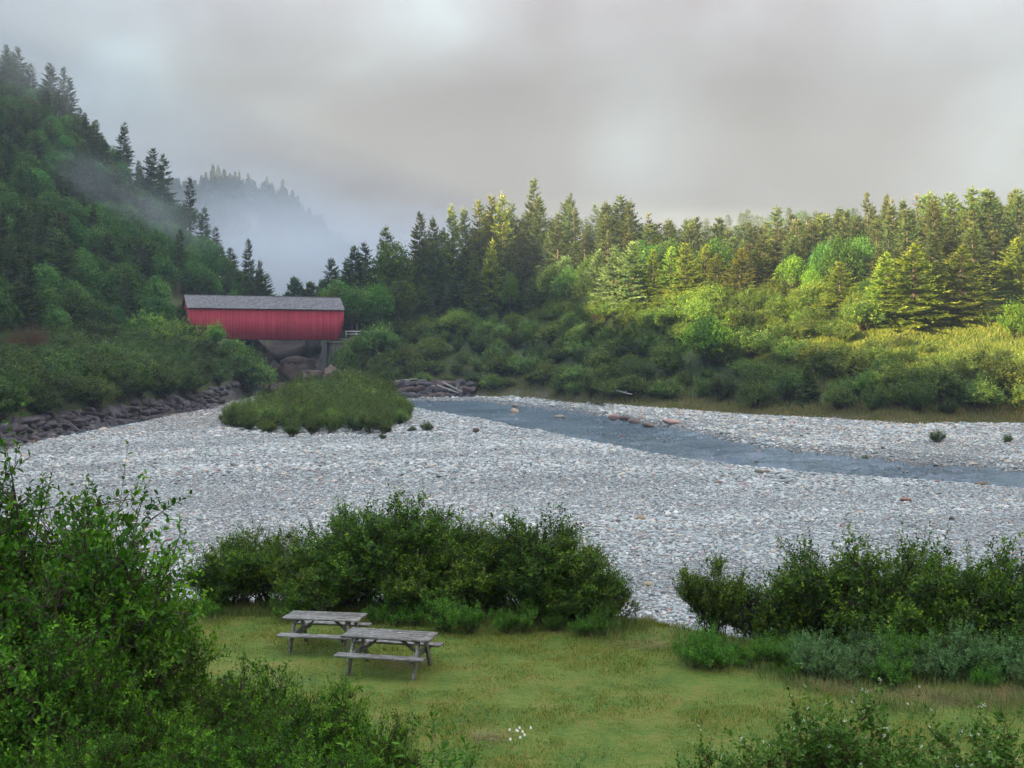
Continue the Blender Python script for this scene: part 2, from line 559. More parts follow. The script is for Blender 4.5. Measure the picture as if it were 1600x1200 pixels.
mb = MB(); mb.add(np.stack([GX, GY, GZ], -1).reshape(-1, 3), quads)
me = mb.mesh('ground', [ground_mat()], smooth=True)
for nm, arr in (('gravel', m_gravel), ('wet', m_wet), ('lawn', m_lawn), ('bank', m_gbank), ('rock', m_rock)):
    at = me.attributes.new(nm, 'FLOAT', 'POINT'); at.data.foreach_set('value', arr.ravel().astype(np.float32))
tag(link('ground', me), kind='structure')


# ------------------------------------------------------------------ river
def water_mat():
    m, t = new_mat('river_water')
    co = t.n('ShaderNodeTexCoord')
    mp_ = t.n('ShaderNodeMapping'); mp_.inputs['Rotation'].default_value = (0, 0, math.radians(58)); mp_.inputs['Scale'].default_value = (.42, 1.5, 1)
    t.link((co, 3), mp_.inputs[0])
    n1 = t.noise(mp_, .75, 5, .6, .9); n2 = t.noise((co, 3), 2.4, 3, .6, .5)
    h = t.mix(.35, (n1, 0), (n2, 0))
    bm = t.n('ShaderNodeBump', ins={'Strength': .8, 'Distance': .35}); t.link(h, bm.inputs['Height'])
    nb = t.noise((co, 3), .12, 3, .5)
    c = t.ramp(nb, [(.35, (.04, .08, .12)), (.65, (.09, .15, .20))])
    fo = t.ramp(t.mix(.5, (n1, 0), (n2, 0)), [(.60, (0, 0, 0)), (.70, (1, 1, 1))])
    c = t.mix(fo, c, (.42, .47, .50))
    pb = t.n('ShaderNodeBsdfPrincipled', ins={'Roughness': .13, 'Specular IOR Level': .6, 'IOR': 1.33})
    t.link(c, pb.inputs['Base Color']); t.link(bm, pb.inputs['Normal'])
    out(t, pb)
    return m


uu = np.linspace(-.30, .56, 1100)
mb = MB()
rows = []
NR = 46
for k in range(NR):
    s_ = k / (NR - 1.0)
    dn = np.interp(uu, RV_U, RV_N) - 4.5; df = np.interp(uu, RV_U, RV_F) + 3.0
    D = dn + (df - dn) * s_
    X_ = uu * D
    ca, sa = math.cos(math.radians(-58)), math.sin(math.radians(-58))
    al, ac = X_ * ca + D * sa, -X_ * sa + D * ca         # along and across the flow
    riff = .55 + .45 * vnoise(X_ / 9, D / 9, 62)
    zz = .085 * vnoise(al / .95 + 20, ac / 1.9, 63) + .05 * vnoise(al / .45, ac / .8 + 9, 64) + .04 * vnoise(al / 2.6, ac / 2.2, 65)
    rows.append(np.stack([X_, D, -2.0 + 3.2 * zz * riff], -1))
R_ = np.stack(rows)
ii = np.arange(NR * 1100).reshape(NR, 1100)
mb.add(R_.reshape(-1, 3), np.stack([ii[:-1, :-1], ii[:-1, 1:], ii[1:, 1:], ii[1:, :-1]], -1).reshape(-1, 4))
tag(link('river', mb.mesh('river', [water_mat()], True)), kind='structure')
# narrow shallow water in the side channel on the left
mb = MB(); tt = np.linspace(-30, -11.2, 90)
rin = np.interp(tt, TH, RR[:, 0])
A = []
for off in (-8.2, -2.5):
    r_ = rin + off + .7 * vnoise(tt * 1.3, tt * 0 + off, 5)
    A.append(np.stack([np.sin(np.radians(tt)) * r_, np.cos(np.radians(tt)) * r_, np.full_like(tt, -1.80)], -1))
ii = np.arange(180).reshape(2, 90)
mb.add(np.concatenate(A), np.stack([ii[0, :-1], ii[0, 1:], ii[1, 1:], ii[1, :-1]], -1))
tag(link('side_channel_water', mb.mesh('side_channel_water', [MATS['river_water']], True)), kind='structure')


# ------------------------------------------------------------------ rocks
def rock_mat(name, c1, c2, c3, sc=2.0, vary=True):
    m, t = new_mat(name)
    co = t.n('ShaderNodeTexCoord'); oi = t.n('ShaderNodeObjectInfo')
    ad = t.n('ShaderNodeVectorMath', operation='ADD'); t.link((co, 3), ad.inputs[0]); t.link((oi, 5), ad.inputs[1])
    nz = t.noise(ad, sc, 7, .7); n2 = t.noise(ad, sc * 9, 4, .7)
    r = t.ramp(t.mix(.35, (nz, 0), (n2, 0)), [(.32, c1), (.5, c2), (.68, c3)])
    hs = t.n('ShaderNodeHueSaturation')
    vv = t.n('ShaderNodeMapRange', ins={'Value': (oi, 5), 'To Min': .72, 'To Max': 1.3}); t.link(vv, hs.inputs['Value']); t.link(r, hs.inputs['Color'])
    hc = t.mix(1.0, hs, (oi, 1), 'MULTIPLY')
    bm = t.n('ShaderNodeBump', ins={'Strength': .7, 'Distance': .08}); t.link(t.mix(.5, (nz, 0), (n2, 0)), bm.inputs['Height'])
    pb = t.n('ShaderNodeBsdfPrincipled', ins={'Roughness': .85, 'Specular IOR Level': .3})
    t.link(hc, pb.inputs['Base Color']); t.link(bm, pb.inputs['Normal']); out(t, pb)
    return m


def ico(sub):
    import bmesh
    bm = bmesh.new(); bmesh.ops.create_icosphere(bm, subdivisions=sub, radius=1.0)
    v = np.array([q.co[:] for q in bm.verts]); f = np.array([[x.index for x in g.verts] for g in bm.faces])
    bm.free(); return v, f


ICO2 = ico(2); ICO3 = ico(3); ICO4 = ico(4); ICO1 = ico(1)


def rock_shape(seed, base, planes=11, cut=(.55, .95), soft=.0, nz=.05):
    g = rng(seed); v, f = base
    n = norm(g.normal(size=(planes, 3))); dd = g.uniform(cut[0], cut[1], planes)
    dots = v @ n.T
    rad = np.min(np.where(dots > .05, dd[None] / np.maximum(dots, .05), 9), axis=1)
    rad = np.minimum(rad, 1.15)
    rad = rad * (1 - soft) + soft
    vv = v * rad[:, None]
    vv += v * (nz * (vnoise(v[:, 0] * 3 + seed, v[:, 1] * 3 + v[:, 2] * 2, seed))[:, None])
    return vv, f


M_rock = rock_mat('purple_grey_rock', (.035, .032, .04), (.095, .086, .096), (.22, .21, .225))
M_brown = rock_mat('brown_rock', (.05, .036, .032), (.13, .092, .08), (.22, .17, .155))
M_pale = rock_mat('pale_cliff_rock', (.04, .034, .033), (.09, .08, .077), (.24, .215, .20), 1.1)
ROCKS = []
for i in range(7):
    v, f = rock_shape(100 + i, ICO3, 9, (.42, .92), .0, .03)
    b = MB(); b.add(v, f); ROCKS.append(b.mesh('rock_shape', [M_rock], smooth=False))
ROCKB = []
for i in range(4):
    v, f = rock_shape(140 + i, ICO3, 10, (.65, .98), .15)
    b = MB(); b.add(v, f); ROCKB.append(b.mesh('brown_rock_shape', [M_brown], smooth=False))


def put(name, me, loc, sc, rot, label, cat, group=None, color=None):
    o = link(name, me)
    o.location = loc; o.scale = sc; o.rotation_euler = rot
    if color: o.color = (*color, 1)
    return tag(o, label, cat, group)


# armour rocks along the left bank
g = rng(5)
cnt = 0
for px in np.linspace(-10, 408, 96):
    th = math.degrees(math.atan((px - 800) / F)); rf = foot(th)
    for row in range(3):
        if cnt >= 262: break
        r_ = rf + row * 1.55 - .5 + g.uniform(-.7, .7)
        t2 = math.radians(th + g.uniform(-.12, .12)); x, y = math.sin(t2) * r_, math.cos(t2) * r_
        z = tz(x, y)
        s_ = g.uniform(.45, .92) * (1.1 if row else 1.0)
        put('bank_rock', ROCKS[cnt % 7], (x, y, z + .05 * s_), (s_ * g.uniform(.9, 1.5), s_ * g.uniform(.8, 1.2), s_ * g.uniform(.55, .8)),
            (g.uniform(-.3, .3), g.uniform(-.3, .3), g.uniform(0, 6.28)),
            'purple grey angular rock in the stone armour along the foot of the left bank', 'rock', 'armour rocks along the left river bank')
        cnt += 1
# dark boulder wall at the far bend
cnt = 0
for row in range(3):
    for px in np.arange(612, 742, 8.5):
        p = ground(px + g.uniform(-3, 3), 201.5 + row * 2.1 + g.uniform(-.4, .4))
        s_ = g.uniform(.75, 1.25)
        put('bend_boulder', (ROCKS + ROCKB)[cnt % 11], (p[0], p[1], -1.75 + row * .95 + .3 * s_), (s_ * g.uniform(1., 1.5), s_, s_ * g.uniform(.7, .9)), (g.uniform(-.3, .3), g.uniform(-.3, .3), g.uniform(0, 6)),
            'dark boulder in the rough stone wall at the far river bend', 'boulder', 'dark boulders at the far river bend', (.62, .6, .62))
        cnt += 1
# rocks of the gorge under the bridge: (px, py centre, depth, half sizes in m, mesh, label, tint)
GORGE = [
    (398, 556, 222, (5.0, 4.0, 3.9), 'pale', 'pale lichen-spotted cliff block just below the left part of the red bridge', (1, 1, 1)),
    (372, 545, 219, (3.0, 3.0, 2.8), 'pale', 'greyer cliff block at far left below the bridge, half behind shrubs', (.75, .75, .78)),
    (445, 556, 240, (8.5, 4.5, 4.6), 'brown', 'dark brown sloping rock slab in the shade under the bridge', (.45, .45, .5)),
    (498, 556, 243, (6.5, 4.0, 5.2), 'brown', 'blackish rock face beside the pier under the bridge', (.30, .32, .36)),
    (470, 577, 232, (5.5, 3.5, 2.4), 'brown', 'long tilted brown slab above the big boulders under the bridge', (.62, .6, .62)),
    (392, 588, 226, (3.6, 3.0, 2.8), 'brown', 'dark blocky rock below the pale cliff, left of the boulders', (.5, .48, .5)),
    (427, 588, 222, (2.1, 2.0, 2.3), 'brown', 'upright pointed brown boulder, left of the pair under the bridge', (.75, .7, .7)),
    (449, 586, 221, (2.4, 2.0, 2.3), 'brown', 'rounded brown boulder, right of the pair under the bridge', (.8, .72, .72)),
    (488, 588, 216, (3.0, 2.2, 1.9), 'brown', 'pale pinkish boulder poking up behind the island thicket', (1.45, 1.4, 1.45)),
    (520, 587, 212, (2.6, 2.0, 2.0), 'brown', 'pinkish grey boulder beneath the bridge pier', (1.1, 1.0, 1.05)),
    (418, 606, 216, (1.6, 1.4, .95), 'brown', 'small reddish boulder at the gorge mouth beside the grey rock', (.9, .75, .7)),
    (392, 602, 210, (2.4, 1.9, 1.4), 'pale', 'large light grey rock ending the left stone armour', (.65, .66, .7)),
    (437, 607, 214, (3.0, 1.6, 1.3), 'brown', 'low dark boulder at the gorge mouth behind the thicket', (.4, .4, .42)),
]
for i, (px, py, D, s3, kind, lab, tint) in enumerate(GORGE):
    v, f = rock_shape(300 + i, ICO4, 14, (.5, .98), .0, .10)
    v = v * (1 + .05 * vnoise(v[:, 0] * 9 + i, v[:, 1] * 9 + v[:, 2] * 7, i) + .03 * vnoise(v[:, 0] * 21, v[:, 2] * 19 + v[:, 1] * 11, i))[:, None]
    b = MB(); b.add(v * np.array(s3), f)
    o = link('gorge_rock', b.mesh('gorge_rock', [M_pale if kind == 'pale' else M_brown]))
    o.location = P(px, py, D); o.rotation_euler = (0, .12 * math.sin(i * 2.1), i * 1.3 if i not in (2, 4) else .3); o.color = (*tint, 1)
    tag(o, lab, 'rock')
# single stones on the bar and in the stream (px, py of the base, height of the plane, sizes, tint, label)
M_stone = rock_mat('river_stone', (.25, .22, .19), (.38, .34, .29), (.50, .46, .40), 5)
SPOT = [
    (1001, 812, -1.45, (.24, .2, .21), (1.25, 1.05, .8), 'tan block-shaped stone standing up from the gravel bar'),
    (982, 814, -1.45, (.17, .14, .1), (.62, .5, .5), 'dull red stone lying just left of the tan block'),
    (966, 815, -1.45, (.15, .12, .09), (.5, .42, .46), 'purple brown stone, second left of the tan block'),
    (1415, 783, -1.45, (.36, .25, .16), (.9, .56, .52), 'flat pinkish red stone on the gravel near the right edge'),
    (1487, 812, -1.45, (.17, .15, .13), (.3, .28, .3), 'round dark stone near the right alder thicket'),
    (1013, 916, -1.45, (.22, .16, .09), (.9, .85, .6), 'mossy tan slab on the gravel between the two thickets'),
    (1182, 722, -1.95, (.3, .25, .24), (.38, .28, .3), 'dark maroon stone sitting in the middle of the stream'),
    (973, 682, -1.95, (.42, .3, .26), (.5, .36, .34), 'wet reddish brown stone in the stream near the near shore'),
    (804, 644, -1.9, (.9, .6, .62), (1.25, 1.0, .82), 'pale pinkish boulder standing in the far stream'),
    (806, 631, -1.5, (.9, .6, .42), (.6, .45, .44), 'dull red boulder at the far water edge behind the pale one'),
    (744, 683, -1.5, (.55, .4, .42), (.35, .28, .28), 'dark stone on the gravel right of the small twiggy shrub'),
    (875, 650, -1.7, (1.2, .8, .5), (.9, .85, .78), 'pale stone low at the far shore of the stream'),
    (960, 652, -1.6, (1.3, .9, .75), (.62, .45, .44), 'reddish brown boulder, leftmost of the row at the far shore'),
    (975, 653, -1.6, (1.0, .8, .7), (.42, .34, .36), 'dark purple boulder, second in the row at the far shore'),
    (990, 655, -1.5, (1.2, .8, .6), (.55, .42, .42), 'brown boulder, third in the row at the far shore'),
    (1012, 660, -1.5, (1.3, .8, .5), (.5, .4, .4), 'low brown slab next to the long pink one at the far shore'),
    (1051, 657, -1.2, (2.0, 1.0, .42), (.95, .68, .66), 'long flat pink slab on the gravel at the far shore'),
    (1200, 740, -1.55, (.28, .22, .15), (.6, .42, .42), 'small reddish stone at the near water edge below the midstream stone'),
    (1186, 741, -1.55, (.34, .25, .2), (.5, .45, .38), 'brown stone beside the small reddish stone at the near water edge'),
    (1184, 693, -1.3, (.5, .34, .2), (.85, .6, .62), 'pinkish stone on the far gravel bench near the water'),
    (843, 683, -1.8, (.9, .5, .25), (.95, .75, .6), 'flat tan stone at the near water edge of the upper stream'),
    (1535, 762, -1.7, (.6, .35, .2), (.4, .34, .3), 'dark flat stone in the shallows at right'),
    (1380, 700, -1.3, (.3, .25, .2), (.35, .33, .36), 'dark stone on the far gravel bench at right'),
]
for i, (px, py, z, s3, tint, lab) in enumerate(SPOT):
    D = (EYE - z) * F / (py - HZ)
    D = max(20, D)
    p = ground(px, D)
    v, f = rock_shape(500 + i, ICO3, 9, (.6, .95), .35, .04)
    b = MB(); b.add(v * np.array(s3) * (.62 if D > 85 else .9), f)
    o = link('river_stone', b.mesh('river_stone', [M_stone], False))
    o.location = (p[0], p[1], max(p[2], -2.05) + s3[2] * .45); o.rotation_euler = (0, .1, i * .9 * 0 + (.3 if i % 2 else -.2)); o.color = (*tint, 1)
    tag(o, lab, 'stone')


# ------------------------------------------------------------------ gravel (stuff): instanced cobbles
def cobble_mat():
    m, t = new_mat('cobbles')
    at = t.n('ShaderNodeAttribute', attribute_name='shade', attribute_type='INSTANCER')
    wt = t.n('ShaderNodeAttribute', attribute_name='damp', attribute_type='INSTANCER')
    co = t.n('ShaderNodeTexCoord')
    nz = t.noise((co, 3), 3.0, 4, .6)
    r = t.ramp((at, 2), [(0, (.12, .13, .135)), (.08, (.22, .24, .24)), (.22, (.30, .335, .33)), (.42, (.40, .43, .42)), (.58, (.46, .475, .455)), (.72, (.59, .58, .55)), (.82, (.55, .48, .38)), (.89, (.42, .31, .24)), (.93, (.34, .27, .27)), (.965, (.34, .21, .20)), (.985, (.72, .71, .68))], 'CONSTANT')
    v = t.n('ShaderNodeMapRange', ins={'Value': (nz, 0), 'From Min': .3, 'From Max': .7, 'To Min': .82, 'To Max': 1.15})
    vc = t.n('ShaderNodeCombineXYZ', ins={0: v, 1: v, 2: v})
    c = t.mix(1.0, r, vc, 'MULTIPLY')
    c2 = t.mix((wt, 2), c, t.mix(1.0, c, (.34, .29, .26), 'MULTIPLY'))
    pb = t.n('ShaderNodeBsdfPrincipled', ins={'Specular IOR Level': .35})
    rr_ = t.n('ShaderNodeMapRange', ins={'Value': (wt, 2), 'To Min': .75, 'To Max': .35}); t.link(rr_, pb.inputs['Roughness'])
    t.link(c2, pb.inputs['Base Color']); out(t, pb)
    return m


M_cob = cobble_mat()
COBS = []
for i in range(6):
    v, f = rock_shape(700 + i, ICO2, 9, (.6, .95), .35, .04)
    b = MB(); b.add(v * np.array([1, .78, .5]), f)
    me = b.mesh('cobble', [M_cob], smooth=True)
    COBS.append(bpy.data.objects.new('cobble_shape', me))


def scatter(name, pts, rot, scl, attrs, protos, pick):
    me = bpy.data.meshes.new(name)
    me.vertices.add(len(pts)); me.vertices.foreach_set('co', pts.astype(np.float32).ravel())
    for nm, typ, arr in [('rot', 'FLOAT_VECTOR', rot), ('scl', 'FLOAT_VECTOR', scl), ('pick', 'INT', pick)] + attrs:
        at = me.attributes.new(nm, typ, 'POINT')
        at.data.foreach_set('vector' if typ == 'FLOAT_VECTOR' else 'value', np.ascontiguousarray(arr, dtype=np.int32 if typ == 'INT' else np.float32).ravel())
    o = link(name, me)
    ng = bpy.data.node_groups.new(name, 'GeometryNodeTree')
    ng.interface.new_socket('Geometry', in_out='INPUT', socket_type='NodeSocketGeometry')
    ng.interface.new_socket('Geometry', in_out='OUTPUT', socket_type='NodeSocketGeometry')
    N = ng.nodes; L = ng.links
    gi = N.new('NodeGroupInput'); go = N.new('NodeGroupOutput')
    ip = N.new('GeometryNodeInstanceOnPoints')
    jn = N.new('GeometryNodeGeometryToInstance')
    for p in reversed(protos):
        oi = N.new('GeometryNodeObjectInfo'); oi.inputs['Object'].default_value = p
        oi.inputs['As Instance'].default_value = False
        L.new(oi.outputs['Geometry'], jn.inputs[0])

    def named(nm, typ):
        q = N.new('GeometryNodeInputNamedAttribute'); q.data_type = typ; q.inputs['Name'].default_value = nm
        return q.outputs['Attribute']
    L.new(gi.outputs[0], ip.inputs['Points']); L.new(jn.outputs[0], ip.inputs['Instance'])
    ip.inputs['Pick Instance'].default_value = True
    L.new(named('pick', 'INT'), ip.inputs['Instance Index'])
    L.new(named('rot', 'FLOAT_VECTOR'), ip.inputs['Rotation'])
    L.new(named('scl', 'FLOAT_VECTOR'), ip.inputs['Scale'])
    L.new(ip.outputs[0], go.inputs[0])
    md = o.modifiers.new('scatter', 'NODES'); md.node_group = ng
    return o


g = rng(77)


def sample_wedge(n, d0, d1, u0=-.50, u1=.52, pw=2.0):
    """points spread by area over a slice of the view"""
    D = (g.uniform(0, 1, n) * (d1 ** pw - d0 ** pw) + d0 ** pw) ** (1 / pw)
    u = g.uniform(u0, u1, n)
    return u * D, D


# near dense, far larger and sparser
px_, py_, sz_ = [], [], []
for d0, d1, dens, s0 in ((27, 46, 78, .050), (46, 70, 46, .064), (70, 105, 22, .090), (105, 170, 9, .12), (170, 205, 2.6, .22)):
    area = .51 * 2 * (d1 ** 2 - d0 ** 2) / 2
    n = int(area * dens)
    x, y = sample_wedge(n, d0, d1)
    px_.append(x); py_.append(y)
    s = s0 * np.exp(g.normal(0, .42, n)); s = np.clip(s, s0 * .45, s0 * 2.9)
    sz_.append(s)
x = np.concatenate(px_); y = np.concatenate(py_); s = np.concatenate(sz_)
ed = 31.2 - 7.4 * sm(x / 25, -.05, .42) + .5 * vnoise(x / 4, y / 4, 6)
th = np.degrees(np.arctan2(x, y)); r_ = np.hypot(x, y); r0 = np.interp(th, TH, RR[:, 0]); u = x / y
dn = np.interp(u, RV_U, RV_N); df = np.interp(u, RV_U, RV_F)
wb = 1.6 * vnoise(x / 2.5, y / 2.5, 31)
keep = (y > ed + 1.3 + .6 * vnoise(x, y, 33)) & (r_ < r0 + .8 + wb)
inw = (y > dn + .8) & (y < df - 1.8) & (u > -.3)
keep &= (~inw) | (g.uniform(0, 1, len(x)) < np.where(np.minimum(y - dn, df - y) < 5, .10, .012))
x, y, s, r_, r0, th, u, dn, df, inw = [q[keep] for q in (x, y, s, r_, r0, th, u, dn, df, inw)]
# a few larger stones
bigm = g.uniform(0, 1, len(x)) < .004
s = np.where(bigm, s * 1.7, s)
patch = vnoise(x / 7, y / 7, 41)
s = s * (1 + .22 * patch) * np.where(g.uniform(0, 1, len(x)) < .3, .7, 1)
z = terrain_z(x, y)
wetm = .8 * sm(y, dn - 3.0, dn + .5) * (1 - sm(y, df - 1.5, df + .8)) * (u > -.32)
gp = r0 - r_
wetm = np.maximum(wetm, np.where((th < -10) & (th > -40), sm(gp + wob.mean() + 1.5 * vnoise(x / 3, y / 3, 21), -3, 0) * (1 - sm(gp + 1.5 * vnoise(x / 3, y / 3, 21), 8, 13)), 0))
shade = np.clip(g.beta(2.2, 1.9, len(x)) * .80 + .03 * patch, 0, 1)
band = vnoise((y - .25 * x) / 5.5, (x + .25 * y) / 40, 43) + .5 * vnoise((y - .3 * x) / 2.2, x / 14, 44)
shade = np.clip(shade + .09 * band, 0, .79)
s = s * (1 + .20 * band)
odd = g.uniform(0, 1, len(x))
shade = np.where(odd < .095, g.uniform(.80, 1, len(x)), shade)
# far right bench is warmer
shade = np.where((u > .05) & (y > df) & (g.uniform(0, 1, len(x)) < .22), g.uniform(.80, .93, len(x)), shade)
silt = np.where(th < -9, sm(r_, 100, 135), 0) * (.6 + .4 * vnoise(x / 6, y / 6, 45))
tanr = g.uniform(0, 1, len(x)) < .35 * silt
shade = np.where(tanr, g.uniform(.80, .92, len(x)), shade)
wetm = np.maximum(wetm, .45 * silt)
z = np.where(inw, np.maximum(z, -2.1), z)
pts = np.stack([x, y, z + s * .08], -1)
rot = np.stack([g.normal(0, .22, len(x)), g.normal(0, .22, len(x)), g.uniform(0, 6.28, len(x))], -1)
scl = np.stack([s * g.uniform(.8, 1.25, len(x)), s * g.uniform(.8, 1.2, len(x)), s * g.uniform(.55, 1.15, len(x))], -1)
print('cobbles', len(x))
o = scatter('gravel', pts, rot, scl, [('shade', 'FLOAT', shade), ('damp', 'FLOAT', np.clip(wetm, 0, 1))], COBS, g.integers(0, 6, len(x)))
tag(o, kind='stuff')


# ------------------------------------------------------------------ plants: mesh generators
def make_lobes(g, H, R, n, flat=.8, low=.30, lob=1.0, dome=1.0):
    L = []
    for i in range(n):
        a_ = i * 2.4 + g.uniform(-.5, .5); rr = R * math.sqrt((i + .5) / n) * .68
        h = H * (low + (.86 - low) * (1 - dome * (rr / R) ** 1.3) * g.uniform(.7 - .3 * (1 - dome), 1.05))
        s_ = R * g.uniform(.30, .44) * lob
        sz = min(s_ * flat * g.uniform(.9, 1.25), H - h + .12 * H)
        L.append((math.cos(a_) * rr, math.sin(a_) * rr, h, s_, s_ * g.uniform(.85, 1.15), max(sz, .2 * H)))
    return np.array(L)


def shrub(seed, H, R, n_twig, per, leaf, tlen, mats, lobes=9, shape='oval', wratio=.56, spiky=.05, inner=.35, base_low=.3, stem_r=.018, twigs=True, upward=.6, flowers=0, droop=0.0, bark_mat=None, lob=1.0, dome=1.0, fount=0):
    """multi-stemmed shrub: (stems mesh, foliage mesh). Leaves sit on twigs, twigs on stems."""
    g = rng(seed)
    L = make_lobes(g, H, R, lobes, low=base_low, lob=lob, dome=dome)
    # skirts close to the ground so that the shrub does not hover
    wts = L[:, 3] * L[:, 5]; k = g.choice(len(L), n_twig, p=wts / wts.sum())
    dirs = norm(g.normal(size=(n_twig, 3)) + np.array([0, 0, .25]))
    rad = g.uniform(inner ** 2, 1, n_twig) ** .5
    bump = 1 + .16 * np.sin(dirs[:, 0] * 7 + k) * np.cos(dirs[:, 1] * 6 + k * 2)
    A = L[k, :3] + dirs * L[k, 3:6] * (rad * bump)[:, None]
    fstems = []
    if fount:
        # arching stems that fan out from the root crown, each with side branches; twigs sit along them
        segs = []
        for i in range(fount):
            az = g.uniform(0, 6.283); rr_ = R * math.sqrt(g.uniform(.02, 1))
            h_ = H * (1 - (.30 + .25 * dome) * (rr_ / R) ** 1.8) * g.uniform(.62, 1.06)
            b0 = np.array([g.normal() * .13 * R, g.normal() * .13 * R, -.1]); e_ = np.array([math.cos(az) * rr_, math.sin(az) * rr_, h_])
            m_ = np.array([e_[0] * .42, e_[1] * .42, h_ * .62]) + g.normal(size=3) * .05 * R
            ts = np.linspace(0, 1, 9)[:, None]
            pth = (1 - ts) ** 2 * b0 + 2 * ts * (1 - ts) * m_ + ts ** 2 * e_
            pth[1:-1] += g.normal(size=(7, 3)) * .012 * H
            fstems.append((pth, stem_r * g.uniform(1.0, 1.6)))
            segs.append((pth[4], pth[8], i)); segs.append((pth[6], pth[8], i))
            for q in range(int(g.integers(4, 8))):
                k_ = int(g.integers(2, 8)); p_ = pth[k_]
                a2 = az + g.normal() * 1.3
                d_ = norm(np.array([math.cos(a2), math.sin(a2), g.uniform(.25, 1.1)]))
                l_ = H * g.uniform(.12, .30) * (1.25 - .07 * k_)
                q_ = p_ + d_ * l_ + np.array([0, 0, .12 * l_])
                fstems.append((np.array([p_, p_ * .5 + q_ * .5 - [0, 0, .05 * l_], q_]), stem_r * .55))
                segs.append((p_ * .75 + q_ * .25, q_, i))
        S0 = np.array([q[0] for q in segs]); S1 = np.array([q[1] for q in segs]); SI = np.array([q[2] for q in segs])
        wl = np.linalg.norm(S1 - S0, axis=1); k2 = g.choice(len(segs), n_twig, p=wl / wl.sum())
        A = S0[k2] + (S1 - S0)[k2] * g.uniform(0, 1, (n_twig, 1)) + g.normal(size=(n_twig, 3)) * .035 * H
        axd = norm(S1 - S0)[k2]
        out_d = A * np.array([1, 1, 0]) / R
        dirs = norm(out_d + axd * .5 + g.normal(size=(n_twig, 3)) * .75)
        rad = np.clip(np.linalg.norm(out_d, axis=1) * .6 + A[:, 2] / H * .5, 0, 1)
        k = SI[k2] % lobes
    low = A[:, 2] < .06 * H
    A[low, 2] = g.uniform(.04, .35, low.sum()) * H
    td = norm(dirs * np.array([.8, .8, .5]) + np.array([0, 0, upward]) + g.normal(size=(n_twig, 3)) * .35)
    tl = tlen * g.uniform(.6, 1.25, n_twig)
    sp = g.uniform(0, 1, n_twig) < spiky
    top = sp & (A[:, 2] > .55 * H)
    tl = np.where(top, tl * 2.3, tl); td = np.where(top[:, None], norm(td * .5 + np.array([0, 0, 1.])), td)
    tt = (np.arange(per) + .6) / per
    j = g.uniform(-.04, .04, (n_twig, per))
    t_ = np.clip(tt[None] + j, 0.02, 1.02)
    pos = A[:, None] + td[:, None] * (tl[:, None] * t_)[..., None]
    if droop:
        pos[..., 2] -= droop * (t_ ** 2) * tl[:, None]
    s1 = norm(np.cross(td, g.normal(size=(n_twig, 3)))); s2 = np.cross(td, s1)
    ang = (np.arange(per) * 2.4)[None] + g.uniform(0, 6.28, (n_twig, 1))
    side = s1[:, None] * np.cos(ang)[..., None] + s2[:, None] * np.sin(ang)[..., None]
    ld = norm(td[:, None] * .55 + side * .85 + g.normal(size=side.shape) * .15)
    up_ = norm(np.array([0, 0, 1.])[None, None] + .45 * dirs[:, None] + g.normal(size=side.shape) * .30)
    n = n_twig * per
    lsz = leaf * g.uniform(.6, 1.25, (n_twig, per)) * (1.05 - .35 * t_)
    # young growth at the tips is lighter
    ltone = g.uniform(-.24, .24, len(L))[k][:, None]
    tn = np.clip(.38 + ltone + .22 * g.normal(size=(n_twig, 1)) + .14 * g.normal(size=(n_twig, per)) + .30 * (t_ - .4) * (rad[:, None] > .75), 0, 1)
    fb = MB()
    leaves(fb, pos.reshape(-1, 3), ld.reshape(-1, 3), up_.reshape(-1, 3), lsz.ravel(), lsz.ravel() * wratio, 0, tn.ravel(), .18, shape)
    sb = MB()
    # main stems from the root crown into the lobes
    nodes = []
    for pth, r0_ in fstems:
        chain(sb, pth, np.linspace(r0_, r0_ * .3, len(pth)), 5)
        nodes.append(pth[1:])
    for i in range(0 if fount else len(L)):
        for q in range(3 if R < 3 else 2):
            b0 = np.array([g.normal() * .10 * R, g.normal() * .10 * R, -.12])
            e_ = L[i, :3] + g.normal(size=3) * L[i, 3:6] * .35 + np.array([0, 0, L[i, 5] * .4])
            m_ = b0 * .5 + e_ * .5 + np.array([L[i, 0] * -.12, L[i, 1] * -.12, .08 * H]) + g.normal(size=3) * .05 * R
            ts = np.linspace(0, 1, 7)[:, None]
            path = (1 - ts) ** 2 * b0 + 2 * ts * (1 - ts) * m_ + ts ** 2 * e_
            path[1:-1] += g.normal(size=(5, 3)) * .015 * H
            rr = np.linspace(stem_r * 1.5, stem_r * .45, 7)
            chain(sb, path, rr, 5)
            nodes.append(path[1:])
    nodes = np.concatenate(nodes)
    if twigs:
        # every twig anchor is tied to a stem point lower down
        d2 = ((A[:, None, :] - nodes[None]) ** 2).sum(-1) + np.where(nodes[None, :, 2] > A[:, None, 2], 2.0 * R, 0)
        nn = nodes[np.argmin(d2, 1)]
        tubes(sb, nn, A, stem_r * .42, stem_r * .2, 3)
        e_ = A + td * tl[:, None]
        e_[:, 2] -= droop * tl
        tubes(sb, A, e_, stem_r * .22, stem_r * .09, 3)
        # some bare dead twigs poke out
        b_ = g.uniform(0, 1, n_twig) < .02
        tubes(sb, A[b_], A[b_] + norm(td[b_] + [0, 0, .5]) * tlen * 1.9, stem_r * .25, stem_r * .07, 3)
    bm_ = bark_mat or mats[1]
